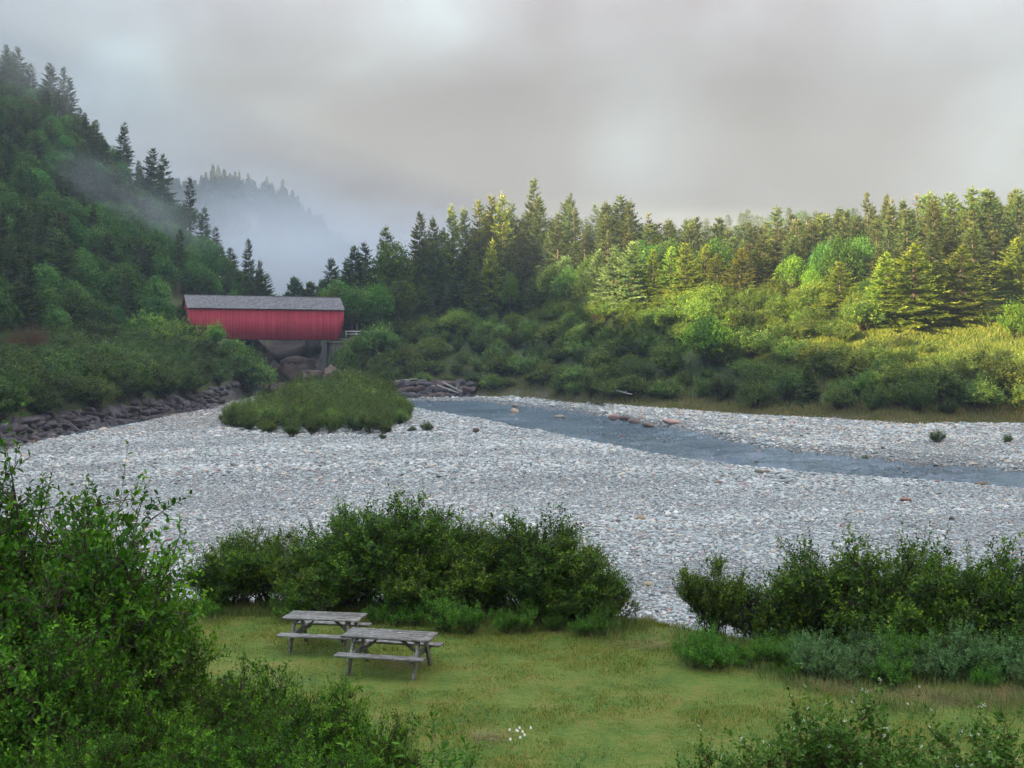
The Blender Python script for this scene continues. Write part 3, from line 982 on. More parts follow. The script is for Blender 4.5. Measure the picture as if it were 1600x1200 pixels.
    if flowers:
        ftop = np.argsort(-(A[:, 2] + g.normal(size=n_twig) * .15 * H))[:flowers]
        c = A[ftop] + td[ftop] * tl[ftop][:, None] * 1.03
        for q in range(16):
            off = norm(g.normal(size=(flowers, 3))) * .022
            leaves(fb, c + off, norm(g.normal(size=(flowers, 3)) + [0, 0, .3]), norm(g.normal(size=(flowers, 3)) + [0, 0, 1.5]), .017, .013, 1, None, 0, 'blade')
    fm = fb.mesh('foliage', [mats[0]] + ([mats[2]] if len(mats) > 2 else []))
    return sb.mesh('stems', [bm_], True), fm


def spruce(seed, H, R, clear=.04, mat=None, dens=1.0, bare=.0, shaggy=1.0, pw=.85):
    g = rng(seed)
    tb, cb = MB(), MB()
    lean = g.normal(size=2) * .012 * H
    zs = np.linspace(-.5, H * .985, 12)
    tp = np.stack([lean[0] * (zs / H) ** 2, lean[1] * (zs / H) ** 2, zs], -1)
    chain(tb, tp, np.linspace(.018 * H, .02, 12), 7)
    z = clear * H; BA, BD, BL, BT, BS = [], [], [], [], []
    while z < H * .97:
        zn = z / H
        nb = int(g.integers(6, 9) * dens) if zn > bare else int(g.integers(1, 4))
        nb = max(nb, 2)
        prof = (1 - zn) ** pw * (1 - .45 * math.exp(-zn * 14)) + .02
        for b_ in range(nb):
            az = g.uniform(0, 6.283)
            gap = .62 if g.uniform() < .16 else 1.0
            L_ = R * prof * g.uniform(.68, 1.18) * gap * (1 + .12 * math.sin(az * 2 + seed)) + .12
            el = math.radians(38 * zn ** 1.6 - 14 * (1 - zn) + g.normal() * 6)
            BA.append((lean[0] * zn ** 2, lean[1] * zn ** 2, z + g.uniform(-.12, .12)))
            BD.append((math.cos(az) * math.cos(el), math.sin(az) * math.cos(el), math.sin(el)))
            BL.append(L_); BT.append(g.uniform(-.15, .15)); BS.append(zn > bare or g.uniform() < .25)
        z += H * .028 * g.uniform(.75, 1.3)
    BA, BD, BL, BT, BS = map(np.array, (BA, BD, BL, BT, BS))
    n = len(BA)
    hz = norm(np.stack([-BD[:, 1], BD[:, 0], np.zeros(n)], -1))

    def bp(i, s_):      # point on branch: sag in the middle, tip turned up
        p = BA[i] + BD[i] * (BL[i] * s_)[:, None]
        p[:, 2] += BL[i] * (-.22 * s_ + .20 * s_ ** 2.5)
        return p
    ia = np.arange(n)
    r0 = .006 * H * (.35 + .65 * BL / max(R, .1)) * .55
    tubes(tb, bp(ia, np.zeros(n)), bp(ia, np.full(n, .5)), r0, r0 * .6, 4)
    tubes(tb, bp(ia, np.full(n, .5)), bp(ia, np.ones(n)), r0 * .6, r0 * .2, 3)
    # sprays of needles to both sides
    cnt = np.maximum(6, (BL / (.115 * shaggy)).astype(int) * 2); cnt = np.where(BS, cnt, (cnt * .12).astype(int))
    i = np.repeat(ia, cnt)
    s_ = g.uniform(.10, 1.0, len(i)) ** .8
    sd = np.where(g.uniform(0, 1, len(i)) < .5, -1., 1.)
    p = bp(i, s_)
    ln = (.20 + .26 * BL[i] * (1.08 - s_)) * g.uniform(.7, 1.3, len(i))
    ln = np.minimum(ln, .95)
    d = norm(BD[i] * .75 + hz[i] * (sd * g.uniform(.35, 1.0, len(i)))[:, None] + np.stack([np.zeros(len(i)), np.zeros(len(i)), g.normal(size=len(i)) * .20 - .10], -1))
    up_ = norm(np.array([0, 0, 1.])[None] + g.normal(size=(len(i), 3)) * .42)
    tn = np.clip(.30 + .38 * s_ + BT[i] + g.normal(size=len(i)) * .10, 0, 1)
    leaves(cb, p, d, up_, ln, np.minimum(.16 * shaggy, ln * .5) * g.uniform(.8, 1.25, len(i)), 0, tn, 0, 'blade')
    # hanging sprays give the boughs thickness
    h_ = g.uniform(0, 1, len(i)) < .42
    leaves(cb, p[h_], norm(d[h_] * .55 + np.array([0, 0, -.6])), hz[i[h_]] + BD[i[h_]] * .3, ln[h_] * .62, .15 * shaggy, 0, tn[h_] - .16 * (tn[h_] > .2), 0, 'blade')
    # tips
    ti = ia[BS]
    leaves(cb, bp(ti, np.full(len(ti), .9)), norm(BD[ti] + np.array([0, 0, .35])), np.array([[0, 0, 1.]]) + BD[ti] * .01, .34 * shaggy, .15 * shaggy, 0, np.full(len(ti), .9), 0, 'blade')
    # leader
    k = 26
    q = np.stack([np.full(k, tp[-1, 0]), np.full(k, tp[-1, 1]), g.uniform(H * .93, H * 1.0, k)], -1)
    leaves(cb, q, norm(np.stack([g.normal(size=k), g.normal(size=k), np.full(k, 1.1)], -1)), norm(g.normal(size=(k, 3))), .3, .08, 0, np.full(k, .7), 0, 'blade')
    return tb.mesh('trunk', [M_brk], True), cb.mesh('crown', [mat])


def broadleaf(seed, H, R, mat, n_twig=1900, per=5, leaf=.27, lobes=14, low=.32):
    g = rng(seed)
    sm_, fm = shrub(seed, H, R, n_twig, per, leaf, .55, (mat, M_stem), lobes=lobes, shape='blade', wratio=.62, spiky=.03, inner=.45, base_low=low, stem_r=.06, twigs=False, lob=.78)
    tb = MB()
    L = make_lobes(rng(seed), H, R, lobes, low=low, lob=.78)
    top = np.array([0, 0, H * .38])
    chain(tb, [(0, 0, -.6), (g.normal() * .1, 0, H * .18), tuple(top)], [.022 * H, .017 * H, .013 * H], 8)
    for l in L:
        m_ = top * .5 + l[:3] * .5 + g.normal(size=3) * .2
        chain(tb, [top * g.uniform(.6, 1), m_, l[:3], l[:3] + np.array([l[3] * .5, 0, l[5] * .6]) * g.uniform(-1, 1)], [.009 * H, .006 * H, .004 * H, .002 * H], 5)
    fm.name = 'crown'
    return tb.mesh('trunk', [M_brk], True), fm


# prototypes ---------------------------------------------------------------
SP_WIDE = [spruce(11 + i, 11, 3.5, .02, M_spr, 1.15, shaggy=1.1, pw=.80) for i in range(3)]
SP_TALL = [spruce(31 + i, 16, 3.7 + .4 * (i % 2), .08, M_spr, 1.15, bare=.12 + .08 * (i % 3), shaggy=1.2, pw=.72) for i in range(5)]
SP_THIN = [spruce(51 + i, 16, 2.3, .12, M_spr, .9, bare=.30 + .12 * i, shaggy=1.0, pw=.6) for i in range(3)]
SP_BLUE = [spruce(61 + i, 10, 3.4, .02, M_blue, 1.15, shaggy=1.1, pw=.75) for i in range(3)]
SP_DEAD = [spruce(66 + i, 16, 2.0, .10, M_lichen, .75, bare=.92, shaggy=.9, pw=.5) for i in range(2)]
SP_SMALL = [spruce(71, 4, 1.5, .02, M_blue, 1.0, shaggy=.8), spruce(72, 4, 1.5, .02, M_spr, 1.0, shaggy=.8)]
BL = [broadleaf(81 + i, 10.5, 4.4, M_bl, 1750, 5, .38, 26) for i in range(5)]
BANK = [shrub(101 + i, 3.6, 2.6, 1000, 7, .285, .60, (M_bank, M_stem), fount=(0, 30, 0, 36, 30)[i], lob=.80, lobes=17, dome=(.95, .5, .75, .4, .85)[i], shape='blade', wratio=.5, spiky=.16, inner=.6, base_low=.22, stem_r=.03, twigs=False) for i in range(5)]
ISL = [shrub(121 + i, 3.1, 1.6, 520, 9, .25, .60, (M_isl, M_stem), fount=30, dome=.5, lob=.85, lobes=9, shape='blade', wratio=.34, spiky=.22, inner=.5, base_low=.2, stem_r=.02, twigs=False, upward=1.3) for i in range(4)]
ALD = [shrub(141 + i, 3.1, 1.9, 1900, 9, .105, .34, (M_alder, M_stem), fount=34, lobes=18, lob=.80, dome=.45, spiky=.10, inner=.4, base_low=.12, stem_r=.02, upward=.7) for i in range(4)]
NEAR = [shrub(161 + i, 3.7, 1.75, 2700, 9, .088, .30, (M_near, M_stem), fount=44, lobes=16, spiky=.05, inner=.6, base_low=.14, stem_r=.018, upward=.45) for i in range(3)]
HERB = [shrub(181 + i, .85, .6, 210, 10, .072, .26, (M_herb, M_stem), fount=20, lobes=6, spiky=.15, inner=.2, base_low=.3, stem_r=.006, upward=1.6, wratio=.36) for i in range(3)]
SAGE = [shrub(191 + i, 1.0, .75, 480, 10, .054, .18, (M_sage, M_stem), fount=30, lobes=8, spiky=.1, inner=.4, base_low=.3, stem_r=.008, upward=1.1, wratio=.5) for i in range(2)]
m_fl, t_ = new_mat('white_blossom')
pb = t_.n('ShaderNodeBsdfPrincipled', ins={'Base Color': (.80, .80, .72, 1), 'Roughness': .7}); out(t_, pb)
M_dstem = bark('dogwood_stem', (.07, .03, .02), (.15, .07, .045), 14)
DOG = [shrub(201 + i, 2.5, 1.5, 820, 8, .108, .30, (M_dog, M_dstem, m_fl), fount=26, lobes=9, spiky=.10, inner=.4, base_low=.3, stem_r=.014, upward=.8, flowers=12, wratio=.6) for i in range(2)]


def place(name, proto, loc, scale, rz, label, cat, group=None, color=(1, 1, 1), parts=('trunk', 'crown'), bury=.1):
    s3 = scale if isinstance(scale, tuple) else (scale, scale, scale)
    r = empty(name, (loc[0], loc[1], loc[2] - bury), rz, s3)
    tag(r, label, cat, group)
    if parts[0] == 'trunk':
        r.rotation_euler = (G.normal() * .018, G.normal() * .018, rz)
    a_ = link(parts[0], proto[0], r)
    b_ = link(parts[1], proto[1], r)
    b_.color = (*color, 1)
    return r


G = rng(2024)
N_SPRUCE = [0]; N_BROAD = [0]


def depth_of_row(px, row):
    Ds = np.arange(120, 290, .5); xx = (px - 800) / F * Ds
    rows_ = HZ - (terrain_z(xx, Ds) - EYE) / Ds * F
    k = np.nonzero(rows_ <= row)[0]
    return float(Ds[k[0]]) if len(k) else 250.0


def tree_at(kind, px, ytop, D, label=None, group=None, color=(1, 1, 1), wide=1.0, cat=None, hmin=4):
    """a tree whose top shows at column px, row ytop, standing D metres away"""
    p = ground(px, D)
    H = EYE + (HZ - ytop) / F * D - p[2]
    H = max(hmin, H)
    lib, h0 = {'wide': (SP_WIDE, 11), 'tall': (SP_TALL, 16), 'thin': (SP_THIN, 16), 'blue': (SP_BLUE, 10), 'dead': (SP_DEAD, 16), 'small': (SP_SMALL, 4), 'broad': (BL, 10.5)}[kind]
    pr = lib[int(G.integers(0, len(lib)))]
    s_ = H / h0
    sx = s_ * wide if kind not in ('thin', 'tall', 'dead') else (s_ ** .6) * wide
    if kind == 'broad':
        N_BROAD[0] += 1; nm, cat = 'broadleaf_tree', cat or 'tree'
    else:
        N_SPRUCE[0] += 1; nm, cat = ('conifer_tree', 'conifer') if px < 440 else ('spruce_tree', 'spruce')  # left-hill trees are the same spruces, given a separate name
    return place(nm, pr, p, (sx, sx, s_), G.uniform(0, 6.28), label, cat, group, color)


SUN_TINT = (1.7, 1.8, .8); BLUEISH = (.80, .98, 1.05); DARK = (.60, .70, .74)  # warm tint: sunlight put into the crown colour
# ---- named trees of the right-hand hillside: kind, px, top row, depth, label, colour (lit trees carry sunlight in it), width
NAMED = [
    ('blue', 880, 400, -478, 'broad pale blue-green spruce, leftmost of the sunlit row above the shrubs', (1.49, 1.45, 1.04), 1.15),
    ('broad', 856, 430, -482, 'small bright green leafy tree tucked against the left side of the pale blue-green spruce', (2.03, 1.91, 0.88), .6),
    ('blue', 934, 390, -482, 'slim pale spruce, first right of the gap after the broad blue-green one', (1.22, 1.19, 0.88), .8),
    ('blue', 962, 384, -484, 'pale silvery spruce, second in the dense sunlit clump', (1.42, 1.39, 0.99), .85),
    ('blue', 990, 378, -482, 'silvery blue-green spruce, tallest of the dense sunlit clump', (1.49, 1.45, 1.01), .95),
    ('wide', 1020, 390, -482, 'yellow-green spruce right beside the silvery clump', SUN_TINT, .8),
    ('wide', 1046, 384, -478, 'golden-green spruce, second right of the silvery clump', SUN_TINT, .8),
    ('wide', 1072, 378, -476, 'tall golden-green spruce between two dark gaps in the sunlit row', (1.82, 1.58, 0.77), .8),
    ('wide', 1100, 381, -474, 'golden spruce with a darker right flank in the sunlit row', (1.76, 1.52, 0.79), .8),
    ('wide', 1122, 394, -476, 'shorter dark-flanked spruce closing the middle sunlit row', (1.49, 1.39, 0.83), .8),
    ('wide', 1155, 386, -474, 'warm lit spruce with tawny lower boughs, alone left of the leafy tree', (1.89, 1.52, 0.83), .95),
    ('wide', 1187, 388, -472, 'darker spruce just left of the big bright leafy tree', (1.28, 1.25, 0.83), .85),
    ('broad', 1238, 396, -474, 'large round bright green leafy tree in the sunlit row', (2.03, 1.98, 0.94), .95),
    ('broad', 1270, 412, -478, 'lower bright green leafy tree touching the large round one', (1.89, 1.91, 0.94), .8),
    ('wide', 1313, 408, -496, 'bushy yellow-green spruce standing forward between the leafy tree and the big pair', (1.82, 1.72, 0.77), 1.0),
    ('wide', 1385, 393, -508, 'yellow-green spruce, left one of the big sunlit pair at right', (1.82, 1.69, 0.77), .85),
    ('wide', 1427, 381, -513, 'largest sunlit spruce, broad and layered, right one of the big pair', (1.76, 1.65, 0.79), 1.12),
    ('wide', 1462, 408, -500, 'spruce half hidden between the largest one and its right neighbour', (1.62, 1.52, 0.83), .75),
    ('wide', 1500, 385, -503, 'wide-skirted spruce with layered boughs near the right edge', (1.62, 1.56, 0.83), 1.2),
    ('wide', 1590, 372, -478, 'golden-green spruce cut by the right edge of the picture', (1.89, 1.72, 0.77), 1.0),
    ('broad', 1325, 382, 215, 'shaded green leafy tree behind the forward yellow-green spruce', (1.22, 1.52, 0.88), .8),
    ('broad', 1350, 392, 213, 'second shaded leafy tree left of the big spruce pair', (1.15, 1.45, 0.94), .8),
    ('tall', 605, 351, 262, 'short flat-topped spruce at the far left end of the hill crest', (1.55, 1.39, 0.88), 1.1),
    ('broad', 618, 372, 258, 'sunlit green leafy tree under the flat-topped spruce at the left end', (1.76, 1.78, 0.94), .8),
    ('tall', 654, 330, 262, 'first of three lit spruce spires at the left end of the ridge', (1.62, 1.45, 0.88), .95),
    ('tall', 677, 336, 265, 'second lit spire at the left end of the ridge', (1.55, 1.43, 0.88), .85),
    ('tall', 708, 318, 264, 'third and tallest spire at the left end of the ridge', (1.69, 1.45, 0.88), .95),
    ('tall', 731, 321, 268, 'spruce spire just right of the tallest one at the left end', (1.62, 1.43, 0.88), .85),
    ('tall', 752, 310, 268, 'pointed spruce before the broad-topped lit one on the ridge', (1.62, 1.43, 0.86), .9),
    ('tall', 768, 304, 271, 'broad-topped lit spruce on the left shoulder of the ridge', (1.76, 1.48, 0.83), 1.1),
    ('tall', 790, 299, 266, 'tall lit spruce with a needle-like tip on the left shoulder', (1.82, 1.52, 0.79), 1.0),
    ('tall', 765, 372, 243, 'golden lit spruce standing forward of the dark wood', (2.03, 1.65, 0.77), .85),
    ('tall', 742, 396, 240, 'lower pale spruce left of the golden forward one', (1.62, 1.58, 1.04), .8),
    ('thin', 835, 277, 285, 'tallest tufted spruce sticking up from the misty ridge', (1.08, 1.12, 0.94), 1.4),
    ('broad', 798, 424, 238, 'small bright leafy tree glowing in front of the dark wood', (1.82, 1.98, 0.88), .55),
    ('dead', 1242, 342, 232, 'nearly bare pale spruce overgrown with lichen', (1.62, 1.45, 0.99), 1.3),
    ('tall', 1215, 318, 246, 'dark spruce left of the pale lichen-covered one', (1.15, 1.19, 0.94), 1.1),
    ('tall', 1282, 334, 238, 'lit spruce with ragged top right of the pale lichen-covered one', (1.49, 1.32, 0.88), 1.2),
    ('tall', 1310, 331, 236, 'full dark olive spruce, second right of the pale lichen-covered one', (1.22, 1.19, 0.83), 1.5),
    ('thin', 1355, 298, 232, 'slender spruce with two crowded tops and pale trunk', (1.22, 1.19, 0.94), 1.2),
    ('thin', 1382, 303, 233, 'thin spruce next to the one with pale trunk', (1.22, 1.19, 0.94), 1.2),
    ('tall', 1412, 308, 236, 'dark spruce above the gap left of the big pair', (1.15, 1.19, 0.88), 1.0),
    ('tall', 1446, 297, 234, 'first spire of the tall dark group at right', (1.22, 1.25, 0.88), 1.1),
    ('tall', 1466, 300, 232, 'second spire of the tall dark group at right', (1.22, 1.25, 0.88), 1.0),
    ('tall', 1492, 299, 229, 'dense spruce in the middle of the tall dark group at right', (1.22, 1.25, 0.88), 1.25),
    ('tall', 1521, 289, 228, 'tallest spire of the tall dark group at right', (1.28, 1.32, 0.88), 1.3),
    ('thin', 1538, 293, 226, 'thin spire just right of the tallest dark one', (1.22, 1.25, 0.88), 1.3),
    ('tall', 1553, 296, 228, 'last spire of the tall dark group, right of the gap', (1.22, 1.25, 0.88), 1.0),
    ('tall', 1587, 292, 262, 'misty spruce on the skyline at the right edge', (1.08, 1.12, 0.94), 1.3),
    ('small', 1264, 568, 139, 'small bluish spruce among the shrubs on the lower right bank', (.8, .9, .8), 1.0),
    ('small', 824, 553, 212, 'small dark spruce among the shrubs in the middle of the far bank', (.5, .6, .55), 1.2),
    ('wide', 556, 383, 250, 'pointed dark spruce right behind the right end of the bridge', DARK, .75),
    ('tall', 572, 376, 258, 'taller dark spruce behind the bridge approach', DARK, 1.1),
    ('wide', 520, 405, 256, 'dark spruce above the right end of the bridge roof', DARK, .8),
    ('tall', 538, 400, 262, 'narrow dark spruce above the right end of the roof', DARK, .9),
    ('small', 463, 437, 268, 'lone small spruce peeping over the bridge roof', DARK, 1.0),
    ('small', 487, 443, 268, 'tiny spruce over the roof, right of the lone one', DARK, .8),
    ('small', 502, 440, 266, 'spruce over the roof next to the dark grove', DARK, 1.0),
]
NAMED = [(a_, b_, c_, depth_of_row(b_, -d_) if d_ < 0 else d_, e_, f_, g_) for a_, b_, c_, d_, e_, f_, g_ in NAMED]
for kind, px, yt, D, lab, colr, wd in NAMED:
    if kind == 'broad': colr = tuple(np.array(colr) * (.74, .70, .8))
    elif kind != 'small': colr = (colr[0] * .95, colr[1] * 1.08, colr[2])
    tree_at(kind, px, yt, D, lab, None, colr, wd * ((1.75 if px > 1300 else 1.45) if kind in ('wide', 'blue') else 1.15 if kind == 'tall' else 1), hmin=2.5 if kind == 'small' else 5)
placed = [(ground(n_[1], n_[3])[0], n_[3]) for n_ in NAMED]


def poisson(us, d0f, d1f, spacing, tries, seed, pre=()):
    """dart throwing in the wedge; spacing(px, D) in metres"""
    g_ = rng(seed); P_ = list(pre); out_ = []
    for _ in range(tries):
        px = g_.uniform(*us); a_, b_ = d0f(px), d1f(px)
        D = math.sqrt(g_.uniform(a_ * a_, b_ * b_)); x_, y_ = (px - 800) / F * D, D
        sp = spacing(px, D)
        if all((x_ - q[0]) ** 2 + (y_ - q[1]) ** 2 > sp * sp for q in P_):
            P_.append((x_, y_)); out_.append((px, D))
    return out_


def bp_(k):
    pxs = [r[0] for r in TAB_IN]; ds = [r[1][k][0] for r in TAB_IN]
    return lambda px: float(np.interp(px, pxs, ds))


B0, B1, B2, B3, B4 = [bp_(k) for k in range(5)]
EXTRA = []
# ---- forest of the right-hand hill
SKY_R = lambda px: float(np.interp(px, [520, 600, 655, 700, 760, 800, 850, 900, 980, 1030, 1100, 1170, 1230, 1330, 1420, 1520, 1600], [430, 380, 345, 338, 318, 305, 288, 284, 302, 330, 344, 346, 338, 316, 308, 296, 300]))
pts_ = poisson((515, 1650), lambda p: B2(p) + 3, lambda p: B4(p) + 22, lambda p, D: 4.0 + .004 * (D - 200), 20000, 7, placed)
pts_.sort(key=lambda q: q[1])
n_sp = 0; n_bl = 0
for px, D in pts_:
    gz = ground(px, D)[2]
    lim = SKY_R(px) + G.uniform(-6, 40)
    f_ = G.uniform()
    leafy = vnoise(np.array([px / 70.]), np.array([D / 18.]), 91)[0]
    row = HZ - (gz - EYE) / D * F
    hmax = EYE + (HZ - lim) / F * D - gz
    front = D < B3(px) + 8
    lit = (1.15, 1.1, .85)
    if (px < 640 and G.uniform() < .7) or leafy > .42:
        H = min(G.uniform(8, 12.5), hmax)
        if H < 4: continue
        if n_bl > 78:
            EXTRA.append((px, D, H, 0, G.uniform(.8, 1.0))); continue
        n_bl += 1
        yt = HZ - (gz + H - EYE) / D * F
        tree_at('broad', px, yt, D, 'green leafy tree mixed into the spruce wood on the right-hand hill', 'leafy trees on the right-hand hill', (G.uniform(.85, 1.15), G.uniform(.95, 1.25), .9), G.uniform(.8, 1.0))
    else:
        H = min((G.uniform(12, 21) if D < B4(px) - 30 else G.uniform(14, 27)) if not front else G.uniform(7, 12), hmax)
        if H < 5: continue
        if n_sp > 220:
            EXTRA.append((px, D, H, 1, G.uniform(1.0, 1.35))); continue
        n_sp += 1
        yt = HZ - (gz + H - EYE) / D * F
        kd = 'dead' if f_ < .06 else 'thin' if f_ < .20 else ('tall' if f_ < .74 else 'wide')
        tree_at(kd, px, yt, D, 'dark spruce in the dense wood on the right-hand hill', 'spruces of the wood on the right-hand hill', tuple(G.uniform(.72, 1.12) * np.array([G.uniform(.72, .95), .95, G.uniform(.85, 1.1)])), G.uniform(1.1, 1.5))  # crown colour toned down and cooled to stand for cloud shade
for _ in range(90):
    px = G.uniform(1000, 1420); D = G.uniform(355, 400)
    EXTRA.append((px, D, G.uniform(9, 17), 1 if G.uniform() < .8 else 0, G.uniform(.9, 1.3)))
print('right hill', n_sp, n_bl)
# ---- wood on the left hill
LNAMED = [
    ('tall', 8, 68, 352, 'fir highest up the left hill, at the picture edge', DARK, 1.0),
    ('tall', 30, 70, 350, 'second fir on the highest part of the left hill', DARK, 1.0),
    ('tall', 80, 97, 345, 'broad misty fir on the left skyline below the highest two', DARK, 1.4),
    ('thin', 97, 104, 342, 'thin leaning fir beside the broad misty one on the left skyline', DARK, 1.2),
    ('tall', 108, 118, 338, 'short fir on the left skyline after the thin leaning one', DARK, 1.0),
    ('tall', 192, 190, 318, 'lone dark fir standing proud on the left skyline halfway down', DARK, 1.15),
    ('tall', 233, 230, 305, 'left one of two blunt conifers on the lower left skyline', DARK, 1.2),
    ('tall', 256, 238, 300, 'right one of two blunt conifers on the lower left skyline', DARK, 1.2),
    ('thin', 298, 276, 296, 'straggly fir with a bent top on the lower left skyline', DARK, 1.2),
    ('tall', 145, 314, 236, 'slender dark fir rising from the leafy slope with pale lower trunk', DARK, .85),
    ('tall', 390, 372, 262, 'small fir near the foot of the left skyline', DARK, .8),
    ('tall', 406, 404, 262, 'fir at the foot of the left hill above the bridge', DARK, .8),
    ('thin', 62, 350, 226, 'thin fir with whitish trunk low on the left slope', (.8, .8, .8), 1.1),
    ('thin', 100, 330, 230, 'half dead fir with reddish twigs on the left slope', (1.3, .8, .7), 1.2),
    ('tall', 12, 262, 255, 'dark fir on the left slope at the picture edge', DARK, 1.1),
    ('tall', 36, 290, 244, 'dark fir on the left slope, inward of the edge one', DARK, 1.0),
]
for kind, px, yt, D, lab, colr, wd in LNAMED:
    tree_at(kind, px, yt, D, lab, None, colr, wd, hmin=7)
pl = [(ground(n_[1], n_[3])[0], n_[3]) for n_ in LNAMED]
SKY_L = lambda px: float(np.interp(px, [-100, 0, 50, 100, 150, 200, 250, 300, 350, 400, 440], [10, 74, 95, 120, 170, 208, 240, 280, 334, 390, 440]))
pts_ = poisson((-110, 452), lambda p: B2(p) - 2, lambda p: B4(p) + 5, lambda p, D: 4.1, 14000, 17, pl)
pts_ = [q for q in pts_ if not (255 < q[0] < 460 and q[1] < 240)]
pts_.sort(key=lambda q: q[1])
nb_ = 0; ns_ = 0
for px, D in pts_:
    gz = ground(px, D)[2]
    hmax = EYE + (HZ - SKY_L(px) - G.uniform(0, 10)) / F * D - gz
    con = vnoise(np.array([px / 45.]), np.array([D / 20.]), 95)[0]
    if con > .30 or (px < 60 and con > -.1) or G.uniform() < .12:
        H = min(G.uniform(9, 14), hmax + 3)
        if H < 4: continue
        if ns_ > 110:
            EXTRA.append((px, D, H, 1, 1.1)); continue
        ns_ += 1
        tree_at('tall' if G.uniform() < .7 else 'thin', px, HZ - (gz + H - EYE) / D * F, D, 'dark fir among leafy trees on the steep left hillside', 'conifers on the steep left hillside', (.68, .88, .98), G.uniform(.95, 1.3))
    else:
        H = min(G.uniform(6, 10.5), hmax)
        if H < 3: continue
        if nb_ > 208:
            EXTRA.append((px, D, H, 0, G.uniform(.8, 1.1))); continue
        nb_ += 1
        k_ = G.uniform(.72, 1.12)
        tree_at('broad', px, HZ - (gz + H - EYE) / D * F, D, 'leafy tree in the closed wood on the steep left hillside', 'leafy trees on the steep left hillside', (k_ * G.uniform(.74, .98), k_ * 1.05, k_ * 1.15), G.uniform(.9, 1.15))
print('left hill', ns_, nb_, len(EXTRA))
WP = [bpy.data.objects.new('leafy_crown_shape', q[1]) for q in BL] + [bpy.data.objects.new('spruce_crown_shape', q[1]) for q in SP_TALL]
q = np.array([(*ground(px, D), H / (16 if k else 10.5), w_, k) for px, D, H, k, w_ in EXTRA])
sx = np.where(q[:, 5] > 0, q[:, 3] ** .6 * q[:, 4], q[:, 3] * q[:, 4])
ge = rng(202)
o = scatter('far_wood', q[:, :3], np.stack([ge.normal(size=len(q)) * .02, ge.normal(size=len(q)) * .02, ge.uniform(0, 6.28, len(q))], -1), np.stack([sx, sx, q[:, 3]], -1), [], WP, np.where(q[:, 5] > 0, 5, 0) + ge.integers(0, 5, len(q)))
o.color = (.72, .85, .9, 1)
tag(o, kind='stuff')

# ---- shrubs on the banks
def bank(px, D, H, label, group, color, proto=None, name='bank_shrub', wide=1.0, cat='shrub'):
    p = ground(px, D)
    lib = proto or BANK; h0 = 3.6 if lib is BANK else 3.0
    k_ = H / h0
    return place(name, lib[int(G.integers(0, len(lib)))], p, (k_ * wide * G.uniform(.8, 1.25), k_ * wide * G.uniform(.8, 1.2), k_), G.uniform(0, 6.28), label, cat, group, color, ('stems', 'foliage'), .15)


BN = [
    (575, 455, 236, 'tall round green shrub beside the right end of the bridge', (.9, 1.1, 1.0), 1.0),
    (1148, 482, 172, 'bright green domed tree-like shrub in front of the sunlit slope', (1.15, 1.5, .7), .95),
    (1105, 500, 163, 'green dome left of and touching the brightest domed shrub', (.9, 1.3, .75), .8),
    (744, 474, 243, 'wide flat-topped grey-green shrub on the rim of the far slope', (1.0, 1.1, 1.15), 1.6),
    (1590, 475, 150, 'bright yellow-green shrub at the right edge on the sunny slope', (1.2, 1.55, .65), .8),
    (232, 486, 196, 'light green rounded shrub left of the bridge', (1.25, 1.35, 1.0), 1.1),
    (275, 500, 190, 'light green shrub between the rounded one and the bridge corner', (1.15, 1.2, .95), 1.1),
    (335, 503, 199, 'leafy sapling hiding the lower left corner of the bridge wall', (.95, 1.3, 1.0), .7),
    (362, 530, 202, 'green shrub under the left part of the bridge wall', (.85, 1.1, .95), .9),
    (556, 528, 217, 'green shrub right of the bridge pier below the rubble wall', (.85, 1.0, .95), 1.0),
    (540, 545, 214, 'shrub hiding the foot of the bridge pier on its right', (.8, .95, .95), 1.0),
    (590, 512, 218, 'shrub in front of the far end of the road fence', (.9, 1.05, .95), 1.2),
    (382, 548, 213, 'shrub at the lower left corner of the bridge above the gorge rocks', (.7, .9, .85), .9),
    (374, 546, 199, 'shrub at the rim of the gorge left of the boulders', (.7, .9, .85), 1.1),
    (386, 560, 203, 'lower shrub at the rim of the gorge, nearest the boulders', (.7, .9, .85), 1.0),
    (366, 562, 206, 'low shrub at the foot of the bridge shrubs on the left', (.65, .85, .85), 1.0),
    (394, 578, 217, 'small shrub clinging left of the gorge boulders', (.65, .85, .8), .8),
    (305, 520, 198, 'green shrub just left of the sapling at the bridge wall', (.95, 1.15, .95), .8),
]
for px, yt, D, lab, colr, wd in BN:
    p = ground(px, D); H = max(1.6, EYE + (HZ - yt) / F * D - p[2])
    bank(px, D, H, lab, None, colr, wide=wd * min(1.6, max(1.0, 4.5 / H)))
bpre = [(ground(n_[0], n_[2])[0], n_[2]) for n_ in BN] + placed
nsh = 0
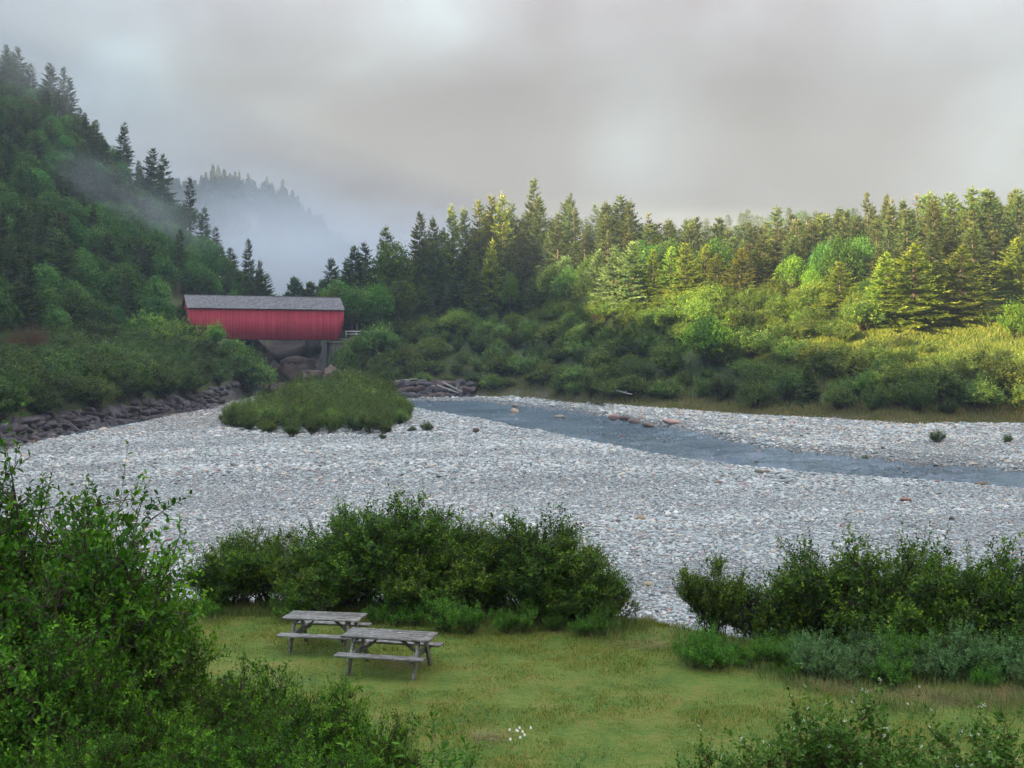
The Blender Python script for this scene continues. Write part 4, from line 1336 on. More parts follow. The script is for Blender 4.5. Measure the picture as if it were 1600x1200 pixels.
for px, D in poisson((545, 1640), lambda p: B0(p) + 2.2, lambda p: B2(p) + 5, lambda p, D: 3.25 if D > B0(p) + 8 else 2.9, 6000, 27, bpre):
    if nsh >= 285: break
    sunny = px > 1330 + 2.2 * (D - 150) * 0 and D > 140 and px > 1380 and D < 168
    if 1050 < px < 1165 and D < B0(px) + 5: continue
    if sunny and G.uniform() < .35: continue
    nsh += 1
    H = G.uniform(2.2, 4.3) * (.5 if sunny else 1) * (.8 if D < B0(px) + 5 else 1.0)
    if 530 < px < 592:
        gz = ground(px, D)[2]; H = min(H, max(.8, EYE + (HZ - 527) / F * D - gz))
    up_hill = sm(np.array([D - B0(px)]), 15, 45)[0]
    k_ = G.uniform(.72, 1.22)
    colr = (k_ * (1 + .25 * up_hill), k_ * (1 + .22 * up_hill), k_ * (1 - .12 * up_hill))
    bank(px, D, H, 'rounded green shrub in the thicket covering the far right bank', 'shrubs covering the far right bank', colr, ISL if G.uniform() < .28 else None, 'hillside_shrub', 1.12 if up_hill > 2 else G.uniform(.95, 1.3))
print('right shrubs', nsh)
nsl = 0
for px, D in poisson((-70, 392), lambda p: B1(p) - 2.6, lambda p: B2(p) + 9, lambda p, D: 3.3, 5000, 37, bpre):
    if 278 < px < 400 and D > 196: continue
    nsl += 1
    k_ = G.uniform(.72, 1.08)
    H = G.uniform(2.6, 4.4)
    if px > 340: H = G.uniform(2, 3)
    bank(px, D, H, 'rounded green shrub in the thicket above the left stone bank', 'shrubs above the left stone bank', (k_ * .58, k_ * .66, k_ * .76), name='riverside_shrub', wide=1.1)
print('left shrubs', nsl)
for px, D, H in ((22, 150, 2.4), (45, 153, 2.8), (58, 151, 2.2)):
    p = ground(px, D + 6)
    t_m = shrub(900 + px, 4.2, 2.0, 500, 2, .10, .9, (M_red, M_red), lobes=6, shape='blade', spiky=.3, stem_r=.03, upward=1.2)
    place('dead_shrub', t_m, p, 1.0, 0, {22: 'greyish dead shrub, leftmost of the bare ones above the left bank', 45: 'reddish brown dead shrub with upright twigs above the left bank', 58: 'smaller reddish dead shrub, rightmost of the bare ones above the left bank'}[px], 'shrub', None, (1, 1, 1), ('stems', 'foliage'), 0)

# ---- willow island in the gravel bar
nis = 0
ISL_D0 = lambda p: float(np.interp(p, [350, 400, 460, 560, 600, 635], [124, 111, 109, 108, 110, 130]))
ISL_D1 = lambda p: float(np.interp(p, [350, 400, 470, 560, 600, 635], [128, 148, 164, 168, 162, 140]))
for px, D in poisson((352, 630), ISL_D0, ISL_D1, lambda p, D: 1.75, 3500, 47):
    t_ = (D - 108) / 58
    if 520 < px < 560 and D < 112: continue
    H = (1.7 + 2.5 * t_ * max(.2, 1 - ((px - 535) / 150) ** 2)) * G.uniform(.72, 1.25)
    nis += 1
    k_ = G.uniform(.8, 1.08)
    bank(px, D, H, 'willow bush in the dense thicket on the gravel island', 'willow bushes on the gravel island', (k_ * 1.05, k_ * G.uniform(.9, 1.12), k_ * .9), ISL if G.uniform() < .8 else BANK, 'willow_bush', G.uniform(.8, 1.2), 'bush')
print('island', nis)
for px, D, H, lab in [(457, 104, 1.5, 'separate dark bush at the front foot of the island thicket'), (602, 109, 1.0, 'small bush on the gravel at the right tip of the island'),
                      (598, 102.5, .6, 'tiny sprig on the gravel in front of the right tip of the island'), (644, 111, .7, 'small green tuft of twigs on the gravel, left of the twiggy one'),
                      (667, 112.5, 1.0, 'small twiggy shrub alone on the gravel right of the island'), (1465, 99, 1.1, 'lone small bush on the far gravel bench at right'),
                      (1352, 93, .5, 'tiny plant on the far gravel bench'), (1575, 97, .8, 'weedy bush on the far gravel bench at the right edge')]:
    bank(px, D, H, lab, None, (.95, .95, .9), ISL, 'small_bush', 1.2, 'bush')


# ------------------------------------------------------------------ near thickets
def near(px, ytop, D, lib, h0, label, color=(1, 1, 1), wide=1.0, name='alder_shrub', cat='shrub', zb=None, rz=None, group=None):
    p = ground(px, D)
    H = max(.4, EYE + (HZ - ytop) / F * D - p[2])
    k_ = H / h0
    kw = (k_ ** .7) * wide
    return place(name, lib, p, (kw, kw, k_), G.uniform(0, 6.28) if rz is None else rz, label, cat, group, color, ('stems', 'foliage'), .05)


for i, (px, yt, D, wd, lab) in enumerate([
    (372, 828, 31.0, .80, 'loose airy alder at the left end of the thicket behind the picnic tables'),
    (462, 845, 31.2, .90, 'lower alder behind the rear picnic table'),
    (540, 842, 30.8, .85, 'alder filling the gap left of the tallest one behind the tables'),
    (612, 768, 30.8, .92, 'tallest light-tipped alder behind the picnic tables'),
    (690, 822, 30.6, .90, 'dark alder just right of the tallest one behind the tables'),
    (762, 820, 30.2, .85, 'dark alder in the middle of the thicket right of the tables'),
    (828, 795, 29.8, .88, 'tall reddish-twigged alder in the right half of the middle thicket'),
    (905, 858, 29.4, .85, 'rounded alder ending the middle thicket on the right'),
    (500, 880, 30.0, .9, 'short alder between two taller ones behind the rear table'),
    (655, 865, 29.9, .9, 'short dark alder in front of the gap right of the tallest one'),
    (735, 880, 29.6, .9, 'short dense alder at the middle foot of the middle thicket'),
    (865, 890, 29.0, .9, 'low alder at the right foot of the middle thicket'),
    (425, 818, 32.4, .9, 'tall airy alder at the back of the left part of the middle thicket'),
    (570, 792, 32.2, .9, 'light-tipped alder just left of the tallest one, a little farther back'),
    (655, 798, 32.0, .85, 'alder with bare shoots just right behind the tallest one'),
    (720, 826, 31.8, .85, 'alder at the back of the middle thicket above the gap'),
    (865, 832, 31.0, .9, 'alder at the back right of the middle thicket'),
    (705, 806, 31.2, .9, 'ragged alder bridging the two humps of the middle thicket'),
    (338, 872, 30.6, .7, 'small loose alder at the far left tip of the middle thicket'),
    (948, 898, 28.9, .7, 'small alder at the right tip of the middle thicket'),
    (1118, 862, 27.6, .70, 'loose upright alder at the left end of the right thicket'),
    (1200, 895, 27.4, .90, 'low dense alder, second from the left in the right thicket'),
    (1290, 850, 27.2, .95, 'spreading alder with bare twigs above it in the right thicket'),
    (1375, 832, 27.0, .95, 'tallest alder of the right thicket'),
    (1460, 848, 26.8, .95, 'dense dark alder right of the tallest in the right thicket'),
    (1540, 848, 26.5, .90, 'alder near the right edge of the right thicket'),
    (1625, 892, 26.2, .95, 'alder cut by the right edge of the picture'),
]):
    near(px, yt, D, ALD[i % 4], 3.15, lab, (G.uniform(.9, 1.15), G.uniform(.92, 1.12), .95), wd * (1.22 if px < 1000 else 1.05))
g = rng(8)
low_l = [(330 + i * 41 + g.uniform(-12, 12), g.uniform(28.6, 29.6)) for i in range(16) if i > 6 or i % 3 == 0]
for px, D in low_l:
    pr = HERB[int(g.integers(0, 3))]
    D2 = D - 1.1 * sm(np.array([px]), 560, 800)[0]
    k_ = g.uniform(.55, 1.15)
    place('low_shrub', pr, ground(px, D2), (k_, k_, k_ * g.uniform(.8, 1.2)), g.uniform(0, 6), 'low leafy undergrowth plant along the foot of the middle thicket', 'plant', 'undergrowth at the foot of the middle thicket', (1, 1, 1), ('stems', 'foliage'), .03)
for i in range(46):
    px = 1085 + (i % 23) * 24 + g.uniform(-10, 10); D = 25.7 - .8 * (i // 23) - 1.2 * (px - 1085) / 520 + g.uniform(-.55, .55)
    sage = px > 1240 and g.uniform() < .62
    pr = SAGE[int(g.integers(0, 2))] if sage else HERB[int(g.integers(0, 3))]
    k_ = g.uniform(.4, .95) * (1.25 if px > 1370 and i < 23 else 1)
    if sage:
        place('low_shrub', pr, ground(px, D), (k_, k_, k_), g.uniform(0, 6), 'pale sage-green bushy plant in front of the right thicket', 'plant', 'sage-green plants in front of the right thicket', (1, 1, 1), ('stems', 'foliage'), .03)
    else:
        place('low_shrub', pr, ground(px, D), (k_, k_, k_), g.uniform(0, 6), 'bright green leafy plant in front of the right thicket', 'plant', 'bright green plants in front of the right thicket', (.95, 1, 1), ('stems', 'foliage'), .03)
# big foreground shrubs
for i, (px, yt, D, wd, lab) in enumerate([
    (20, 730, 13.2, .95, 'dense leafy shrub just behind the tallest one at the left edge'),
    (110, 845, 12.2, .85, 'dense leafy shrub in front of the tallest one, midway down the left edge'),
    (95, 722, 12.6, .92, 'tall leafy shrub filling the left edge, its upright shoots over the gravel'),
    (-70, 742, 12.0, .95, 'leafy shrub cut by the left edge beside the tallest one'),
    (172, 800, 13.4, .68, 'slimmer leafy shrub on the right flank of the tall left one'),
    (20, 905, 10.4, .80, 'lower dark green shrub in front of the tall left one'),
    (140, 985, 10.6, .58, 'dark green shrub at the lower left below the slimmer one'),
    (235, 1065, 10.8, .60, 'low shrub between the left mass and the middle mound'),
]):
    near(px, yt, D, NEAR[i % 3], 3.7, lab, (1, 1, 1), wd, 'leafy_shrub')
for i, (px, yt, D, wd, lab) in enumerate([
    (395, 1012, 12.6, .66, 'mound-shaped leafy shrub in front of the rear picnic table'),
    (345, 1040, 11.6, .60, 'leafy shrub left half of the mound below the tables'),
    (500, 1045, 12.4, .62, 'leafy shrub right half of the mound below the near table'),
    (590, 1098, 12.0, .52, 'small leafy shrub with a dry brown patch at the right end of the mound'),
    (440, 1110, 10.2, .62, 'light-tipped shrub at the bottom edge under the mound'),
    (310, 1120, 9.9, .60, 'dark shrub at the bottom edge left of the light-tipped one'),
    (560, 1150, 10.6, .50, 'low green shrub at the bottom edge right of the light-tipped one'),
    (120, 1120, 9.3, .62, 'shrub at the very bottom left corner'),
]):
    near(px, yt, D, NEAR[(i + 1) % 3], 3.7, lab, (1.05, 1.05, 1.0), wd * 1.15, 'leafy_shrub')
for i, (px, yt, D, wd, lab) in enumerate([
    (1302, 1078, 11.4, .80, 'white-flowering dogwood, tallest one at the bottom right'),
    (1195, 1128, 11.2, .80, 'white-flowering dogwood left of the tallest one'),
    (1110, 1165, 11.0, .70, 'low dogwood at the bottom edge, leftmost of the flowering ones'),
    (1410, 1128, 11.0, .85, 'dense dogwood right of the tallest one'),
    (1515, 1138, 10.6, .85, 'dogwood near the lower right corner'),
    (1605, 1122, 9.6, .85, 'large-leaved dogwood in the lower right corner'),
    (885, 1186, 11.4, .40, 'leafy tip of a small dogwood at the bottom centre'),
]):
    near(px, yt, D, DOG[i % 2], 2.5, lab, (1, 1, 1), wd, 'dogwood_shrub')
near(655, 1160, 11.5, HERB[0], .85, 'small green plant at the bottom edge right of the leafy mound', (1, 1, 1), 1.2, 'leafy_plant', 'plant')


# ------------------------------------------------------------------ grass (stuff)
def grass_mat(name, stops, tw=.30):
    m, t = new_mat(name)
    at = t.n('ShaderNodeAttribute', attribute_name='tint')
    geo = t.n('ShaderNodeNewGeometry')
    nz = t.noise((geo, 0), .55, 4, .6); n2 = t.noise((geo, 0), 2.8, 3, .6)
    f_ = t.mix(.4, (nz, 0), (n2, 0))
    r = t.ramp(t.mix(tw, f_, (at, 2)), stops)
    pb = t.n('ShaderNodeBsdfPrincipled', ins={'Roughness': .6, 'Specular IOR Level': .25}); t.link(r, pb.inputs['Base Color'])
    tr = t.n('ShaderNodeBsdfTranslucent'); t.link(r, tr.inputs[0])
    ms = t.n('ShaderNodeMixShader', ins={0: .3}); t.link(pb, ms.inputs[1]); t.link(tr, ms.inputs[2]); out(t, ms)
    return m


M_grass = grass_mat('lawn_grass', [(.34, (.05, .125, .022)), (.42, (.12, .205, .026)), (.48, (.22, .27, .030)), (.55, (.32, .31, .045)), (.66, (.33, .245, .085))], .38)
M_tall = grass_mat('tall_grass', [(.30, (.07, .12, .03)), (.45, (.12, .19, .045)), (.56, (.20, .24, .075)), (.68, (.36, .31, .15))])
M_hay = grass_mat('dry_hay', [(.25, (.16, .11, .055)), (.5, (.29, .21, .11)), (.75, (.38, .29, .16))])
g = rng(99)
n = 300000
D = np.sqrt(g.uniform(15.5 ** 2, 33 ** 2, n)); u = g.uniform(-.36, .50, n); x = u * D; y = D
ed = 31.2 - 7.4 * sm(x / 25, -.05, .42) + .5 * vnoise(x / 4, y / 4, 6)
k = y < ed + .7 + .4 * vnoise(x * 1.5, y * 1.5, 52)
bald = vnoise(x / 1.3, y / .8, 53) + .5 * vnoise(x / .5, y / .4, 54)
k &= (g.uniform(0, 1, n) > .75 * sm(bald, .62, .95))
for tx, ty in ((-2.6, 24.7), (-4.2, 26.7)):
    k &= (g.uniform(0, 1, n) > .85 * (1 - sm(np.hypot((x - tx) / 1.1, (y - ty + .8) / .55), .3, 1.2)))
x, y, ed = x[k], y[k], ed[k]
edge_near = sm(y, ed - 2.0, ed) ; edge_near = np.maximum(edge_near, 1 - sm(y, 16.5, 18.5))
h = g.uniform(.03, .085, len(x)) * (1 + .7 * vnoise(x / 1.2, y / 1.2, 55)) + edge_near * g.uniform(0, .16, len(x))
clump = np.clip(vnoise(x / .35, y / .35, 57) + .6 * vnoise(x / .15, y / .15, 58), -1, 1)
h = h * (1 + .55 * clump)
h = np.maximum(h, .015)
base = np.stack([x, y, terrain_z(x, y) - .01], -1)
d = norm(np.stack([g.normal(size=len(x)) * .45, g.normal(size=len(x)) * .45, np.ones(len(x))], -1))
b = MB(); leaves(b, base, d, norm(g.normal(size=(len(x), 3)) * np.array([1, 1, .1])), h, .015 + .004 * edge_near, 0, g.uniform(0, 1, len(x)), 0, 'tri')
tag(link('lawn_grass', b.mesh('lawn_grass', [M_grass])), kind='stuff')


def tufts(name, centers, nb, hh, rad, mat, seed, wdt=.012, lean=.35, flat=False):
    g = rng(seed); C = np.repeat(np.asarray(centers), nb, 0); n = len(C)
    off = g.normal(size=(n, 2)) * rad
    x, y = C[:, 0] + off[:, 0], C[:, 1] + off[:, 1]
    z = terrain_z(x, y) - .02
    hs = np.repeat(g.uniform(.6, 1.2, len(centers)), nb) * hh * g.uniform(.5, 1.1, n)
    if flat:
        z = z + g.uniform(0, .10, n)
        d = norm(np.stack([g.normal(size=n), g.normal(size=n), g.normal(size=n) * .18], -1))
        up_ = np.tile([[0, 0, 1.]], (n, 1))
    else:
        d = norm(np.stack([off[:, 0] / rad * lean * .6 + g.normal(size=n) * lean * .5, off[:, 1] / rad * lean * .6 + g.normal(size=n) * lean * .5, np.ones(n)], -1))
        up_ = norm(g.normal(size=(n, 3)) * np.array([1, 1, .1]))
    b = MB(); leaves(b, np.stack([x, y, z], -1), d, up_, hs, wdt, 0, g.uniform(0, 1, n), 0, 'blade')
    return tag(link(name, b.mesh(name, [mat])), kind='stuff')


g = rng(12)
c = []
for px in np.arange(250, 1640, 3.2):
    x = (px - 800) / F * 29
    e_ = 31.2 - 7.4 * float(sm(np.array([x / 25]), -.05, .42)[0])
    for _ in range(2):
        D = e_ - g.uniform(-.2, 2.3)
        if 975 < px < 1060 and g.uniform() < .6: continue
        if 330 < px < 700: D = e_ - g.uniform(0, 1.5)
        c.append(((px - 800) / F * D, D))
tufts('tall_grass', c[::2], 26, .34, .13, M_tall, 3)
c = [((px - 800) / F * D, D) for px, D in zip(g.uniform(600, 880, 130), g.uniform(13.0, 17.0, 130))]
tufts('weedy_grass', c, 40, .42, .14, M_tall, 4)
c = [((px - 800) / F * D, D) for px, D in zip(g.uniform(900, 1640, 120), g.uniform(13.5, 15.5, 120))]
tufts('slope_grass', c, 30, .25, .16, M_tall, 6)
c = []
for px0, px1, y0, y1, k in ((1240, 1330, 1068, 1080, 16), (1400, 1600, 1082, 1098, 34), (1540, 1620, 1078, 1094, 20), (930, 1040, 1000, 1012, 8), (750, 800, 1148, 1154, 5), (1330, 1450, 1078, 1088, 9), (610, 650, 1040, 1046, 5)):
    for _ in range(k):
        D = EYE * F / (g.uniform(y0, y1) - HZ); c.append(((g.uniform(px0, px1) - 800) / F * D, D))
tufts('dry_hay', c, 90, .20, .22, M_hay, 5, .008, flat=True)
# grasses on the far banks
M_bg = grass_mat('bank_grass', [(.25, (.08, .12, .03)), (.42, (.17, .19, .05)), (.55, (.27, .23, .08)), (.7, (.36, .24, .12))])
g = rng(13)
pxs = g.uniform(600, 1650, 5200); off = g.uniform(0, 1, 5200) ** 1.6
Dg = np.array([B0(p) + (o_ * 13 + g.uniform(-.6, .6)) for p, o_ in zip(pxs, off)])
c = [((p - 800) / F * d_, d_) for p, d_ in zip(pxs, Dg)]
tufts('bank_grass', c, 9, .62, .45, M_bg, 14, .09)
pxs = g.uniform(1180, 1650, 4600)
Dg = np.array([g.uniform(B1(p) + 8, B2(p) + 10) for p in pxs])
M_meadow = grass_mat('meadow_weeds', [(.25, (.08, .15, .028)), (.42, (.14, .21, .035)), (.55, (.22, .27, .045)), (.7, (.33, .29, .08))])
c = [((p - 800) / F * d_, d_) for p, d_ in zip(pxs, Dg)]
tufts('meadow_weeds', c, 22, .75, .55, M_meadow, 15, .075, lean=.7)


# ------------------------------------------------------------------ boxes
def box(mb, c, size, rot=None, mat=0, tint=.5, origin=(0, 0, 0)):
    """box of full size `size` centred at c; rot is a 3x3 matrix about the centre"""
    sx, sy, sz = [q / 2 for q in size]
    v = np.array([[x, y, z] for x in (-sx, sx) for y in (-sy, sy) for z in (-sz, sz)])
    if rot is not None:
        v = v @ np.array(rot).T
    v = v + np.asarray(c)
    f = [[0, 1, 3, 2], [4, 6, 7, 5], [0, 4, 5, 1], [2, 3, 7, 6], [0, 2, 6, 4], [1, 5, 7, 3]]
    mb.add(v, f, mat, tint)


def rot_to(d, up_=(0, 0, 1)):
    """matrix whose X axis follows d"""
    x = norm(np.array(d, float)); y = norm(np.cross(np.array(up_, float), x)); z = np.cross(x, y)
    return np.stack([x, y, z], 1)


def bevel(o, w_=.006, seg=1):
    m_ = o.modifiers.new('bevel', 'BEVEL'); m_.width = w_; m_.segments = seg; m_.limit_method = 'ANGLE'
    return o


def paint_mat(name, c_a, c_b, streak=1.0, rough=.75, tintvar=.25):
    m, t = new_mat(name)
    co = t.n('ShaderNodeTexCoord'); at = t.n('ShaderNodeAttribute', attribute_name='tint')
    mp_ = t.n('ShaderNodeMapping'); mp_.inputs['Scale'].default_value = (3, 3, .35); t.link((co, 3), mp_.inputs[0])
    n1 = t.noise(mp_, 1.6, 6, .7); n2 = t.noise((co, 3), .35, 3, .6)
    c = t.ramp(t.mix(.5, (n1, 0), (n2, 0)), [(.35, c_a), (.65, c_b)])
    tv = t.n('ShaderNodeMapRange', ins={'Value': (at, 2), 'To Min': 1 - tintvar, 'To Max': 1 + tintvar})
    tcx = t.n('ShaderNodeCombineXYZ', ins={0: tv, 1: tv, 2: tv})
    c = t.mix(1.0, c, tcx, 'MULTIPLY')
    bm = t.n('ShaderNodeBump', ins={'Strength': .4, 'Distance': .01}); t.link(n1, bm.inputs['Height'])
    pb = t.n('ShaderNodeBsdfPrincipled', ins={'Roughness': rough, 'Specular IOR Level': .25}); t.link(c, pb.inputs['Base Color']); t.link(bm, pb.inputs['Normal']); out(t, pb)
    return m


# ------------------------------------------------------------------ covered bridge
M_redp = paint_mat('red_barn_paint', (.40, .040, .068), (.48, .062, .10), tintvar=.14)
M_reddk = paint_mat('dark_red_trim', (.16, .022, .026), (.22, .03, .033))
M_dark = paint_mat('dark_timber', (.03, .025, .022), (.06, .05, .045))


def shingle_mat():
    m, t = new_mat('cedar_shingles')
    co = t.n('ShaderNodeTexCoord'); at = t.n('ShaderNodeAttribute', attribute_name='tint')
    n1 = t.noise((co, 3), 1.3, 5, .65); n2 = t.noise((co, 3), 9, 3, .6)
    c = t.ramp(t.mix(.5, t.mix(.6, (n1, 0), (n2, 0)), (at, 2)), [(.30, (.15, .15, .16)), (.5, (.20, .205, .22)), (.70, (.27, .275, .29))])
    pb = t.n('ShaderNodeBsdfPrincipled', ins={'Roughness': .9, 'Specular IOR Level': .2}); t.link(c, pb.inputs['Base Color']); out(t, pb)
    return m


M_shing = shingle_mat()
m_white, t_ = new_mat('white_paint')
pb = t_.n('ShaderNodeBsdfPrincipled', ins={'Base Color': (.72, .72, .70, 1), 'Roughness': .6}); out(t_, pb)

BW, WH, RH, HL = 5.4, 5.75, 2.45, 14.35      # width, wall height, roof rise, half length
brg = empty('covered_bridge', (-45.6, 215.0, 8.62), math.radians(25))
tag(brg, 'long red covered wooden bridge with a grey shingled roof over the rocky gorge', 'bridge')
g = rng(55)


def side_wall(y0):
    b = MB(); xw = .27
    for x in np.arange(-HL - .1, HL + .1, xw):
        xc = x + xw / 2; ax = abs(xc)
        # the end boards are cut on a slant at the bottom
        cut = 0.0 if ax < HL - .95 else (ax - (HL - .95)) * 2.3
        box(b, (xc, y0 + g.uniform(-.012, .012), cut / 2 + WH / 2), (xw - .022, .045, WH - cut), None, 0, g.uniform(0, 1))
    return b.mesh('side_wall', [M_redp])


link('side_wall', side_wall(0.0), brg)
link('side_wall', side_wall(BW), brg)
b = MB()
for y0 in (.06, BW - .06):
    for x in np.arange(-HL + .6, HL, 2.6):
        box(b, (x, y0 + (.05 if y0 < 1 else -.05), WH / 2), (.2, .09, WH - .1))
        if x + 2.6 < HL:
            box(b, (x + 1.3, y0 + (.05 if y0 < 1 else -.05), WH / 2), (math.hypot(2.6, WH) * .92, .07, .16), rot_to((2.6, 0, WH * (1 if int(x) % 2 else -1)), (0, 1, 0)))
link('truss', b.mesh('truss', [M_dark]), brg)
# eaves boards
b = MB()
box(b, (0, -.14, WH + .02), (HL * 2 + .9, .05, .22)); box(b, (0, BW + .14, WH + .02), (HL * 2 + .9, .05, .22))
link('eave_board', b.mesh('eave_board', [M_reddk]), brg)
# roof: two slopes laid in courses of shingles
slope_len = math.hypot(BW / 2 + .35, RH + .2)
for sgn in (-1, 1):
    b = MB(); nrow = 15; e0 = np.array([0, BW / 2 + sgn * (BW / 2 + .38), WH - .02]); e1 = np.array([0, BW / 2, WH + RH])
    for r in range(nrow):
        p0 = e0 + (e1 - e0) * (r / nrow); p1 = e0 + (e1 - e0) * ((r + 1.15) / nrow)
        lift = .045
        x = -HL - .42
        while x < HL + .42:
            w_ = g.uniform(.22, .5); x2 = min(x + w_, HL + .42)
            n_ = np.array([0, sgn * .6, .8])
            q0 = p0 + n_ * (lift + g.uniform(0, .012)); q1 = p1 + n_ * .012
            v = [[x, q0[1], q0[2]], [x2 - .008, q0[1], q0[2]], [x2 - .008, q1[1], q1[2]], [x, q1[1], q1[2]], [x, q0[1], q0[2] - .05], [x2 - .008, q0[1], q0[2] - .05]]
            b.add(v, [[0, 1, 2, 3], [4, 5, 1, 0]], 0, g.uniform(.15, .85))
            x = x2
    # sheathing below
    mid = (e0 + e1) / 2
    box(b, mid - np.array([0, sgn * .6, .8]) * .06, (HL * 2 + .8, np.linalg.norm(e1 - e0), .05), np.array([[1, 0, 0], [0, (e1 - e0)[1] / np.linalg.norm(e1 - e0), 0], [0, (e1 - e0)[2] / np.linalg.norm(e1 - e0), 1]]), 0, .3)
    link('roof', b.mesh('roof', [M_shing]), brg)
b = MB(); box(b, (0, BW / 2, WH + RH + .03), (HL * 2 + .84, .32, .06), None, 0, .7)
link('ridge_cap', b.mesh('ridge_cap', [M_shing]), brg)
# gabled portals: boards round an arched opening
for ex in (-1, 1):
    b = MB(); xw = .26; x_ = ex * (HL + .03)
    for y in np.arange(0.02, BW - .02, xw):
        yc = y + xw / 2; top = WH + RH - .12 - abs(yc - BW / 2) * (RH / (BW / 2))
        dy = abs(yc - BW / 2)
        op = 3.9 - .9 * max(0, (dy - .9)) if dy < 1.95 else 0.0
        cut = .9 if op == 0 else op
        box(b, (x_ + g.uniform(-.01, .01), yc, (cut + top) / 2), (.045, xw - .018, top - cut), None, 0, g.uniform(0, 1))
    link('gable', b.mesh('gable', [M_redp]), brg)
    b = MB()
    for sgn in (-1, 1):
        p0 = np.array([x_ + ex * .33, BW / 2 + sgn * (BW / 2 + .36), WH - .12]); p1 = np.array([x_ + ex * .33, BW / 2, WH + RH - .08])
        box(b, (p0 + p1) / 2, (np.linalg.norm(p1 - p0), .05, .22), rot_to(p1 - p0, (1, 0, 0)))
        box(b, (x_ + ex * .05, BW / 2 + sgn * 2.0, 2.0), (.07, .16, 3.9))
    link('portal_trim', b.mesh('portal_trim', [M_reddk]), brg)
b = MB(); box(b, (-HL - .09, BW / 2, 4.85), (.05, 2.2, .42))
sg = link('sign_board', b.mesh('sign_board', [m_white]), brg)
b = MB()
box(b, (0, BW / 2, .42), (HL * 2 - .6, BW - .35, .22))
for y in (.5, BW / 2, BW - .5):
    box(b, (0, y, .12), (HL * 2 - 1.8, .3, .36))
link('deck', b.mesh('deck', [M_dark]), brg)


def stone_mat(name, c1, c2, sc):
    m, t = new_mat(name)
    co = t.n('ShaderNodeTexCoord')
    vo = t.n('ShaderNodeTexVoronoi', ins={'Scale': sc}); t.link((co, 3), vo.inputs['Vector'])
    n1 = t.noise((co, 3), 1.2, 5, .7)
    vs = t.n('ShaderNodeSeparateColor'); t.link((vo, 1), vs.inputs[0])
    c = t.ramp(t.mix(.5, (vs, 0), (n1, 0)), [(.3, c1), (.7, c2)])
    dk = t.ramp((vo, 0), [(.35, (1, 1, 1)), (.62, (.45, .45, .45))])
    c = t.mix(1.0, c, dk, 'MULTIPLY')
    pb = t.n('ShaderNodeBsdfPrincipled', ins={'Roughness': .9}); t.link(c, pb.inputs['Base Color']); out(t, pb)
    return m


def concrete_mat():
    m, t = new_mat('stained_concrete')
    co = t.n('ShaderNodeTexCoord'); mp_ = t.n('ShaderNodeMapping'); mp_.inputs['Scale'].default_value = (1, 1, .3); t.link((co, 3), mp_.inputs[0])
    n1 = t.noise(mp_, 1.4, 6, .7)
    c = t.ramp(n1, [(.3, (.05, .045, .040)), (.7, (.13, .12, .106))])
    pb = t.n('ShaderNodeBsdfPrincipled', ins={'Roughness': .9}); t.link(c, pb.inputs['Base Color']); out(t, pb)
    return m


def battered(mb, base, top, z0, z1, c):
    v = []
    for (sx, sy), z in ((base, z0), (top, z1)):
        for a_, b_ in ((-1, -1), (1, -1), (1, 1), (-1, 1)):
            v.append((c[0] + a_ * sx / 2, c[1] + b_ * sy / 2, z))
    mb.add(v, [[0, 3, 2, 1], [4, 5, 6, 7], [0, 1, 5, 4], [1, 2, 6, 5], [2, 3, 7, 6], [3, 0, 4, 7]])


pr = empty('bridge_pier', (P(516, 0, 218)[0] + .4, 221.0, 0), math.radians(20))
tag(pr, 'stained concrete pier holding up the right end of the red bridge', 'pier')
b = MB(); battered(b, (2.6, 6.0), (2.0, 5.2), 0.5, 7.9, (0, 0)); bevel(link('column', b.mesh('column', [concrete_mat()]), pr), .05)
b = MB(); box(b, (0, 0, 8.12), (2.3, 5.6, .40)); bevel(link('bearing_cap', b.mesh('bearing_cap', [MATS['stained_concrete']]), pr), .03)

# approach wall, white fence and post at the right end
rw = empty('retaining_wall', (P(560, 0, 223)[0], 223.2, 7.0), math.radians(8))
tag(rw, 'grey rubble stone wall carrying the road at the right end of the bridge', 'wall')
b = MB(); battered(b, (9.5, 1.4), (9.5, .8), 0, 2.05, (0, 0)); link('wall_face', b.mesh('wall_face', [stone_mat('rubble_stone', (.17, .16, .155), (.36, .34, .33), 2.2)]), rw)
b = MB(); box(b, (0, 0, 2.14), (9.6, .95, .16)); link('coping', b.mesh('coping', [MATS['stained_concrete']]), rw)
fc = empty('road_fence', (P(540, 0, 222)[0], 222.6, 9.2), math.radians(8))
tag(fc, 'white wooden rail fence along the road beside the bridge', 'fence')
for k in range(5):
    b = MB(); box(b, (k * 1.95, 0, .55), (.17, .17, 1.15)); link('post', b.mesh('post', [m_white]), fc)
b = MB(); box(b, (3.9, -.10, 1.08), (8.2, .08, .20)); link('top_rail', b.mesh('top_rail', [m_white]), fc)
b = MB(); box(b, (3.9, -.10, .55), (8.2, .06, .13)); link('lower_rail', b.mesh('lower_rail', [m_white]), fc)
b = MB(); chain(b, [(0, 0, 0), (0, 0, 2.7)], [.07, .06], 8)
o = link('marker_post', b.mesh('marker_post', [M_grey], True)); o.location = (P(557, 0, 224)[0], 224.6, 9.0)
tag(o, 'thin grey marker post standing behind the road fence by the bridge', 'post')
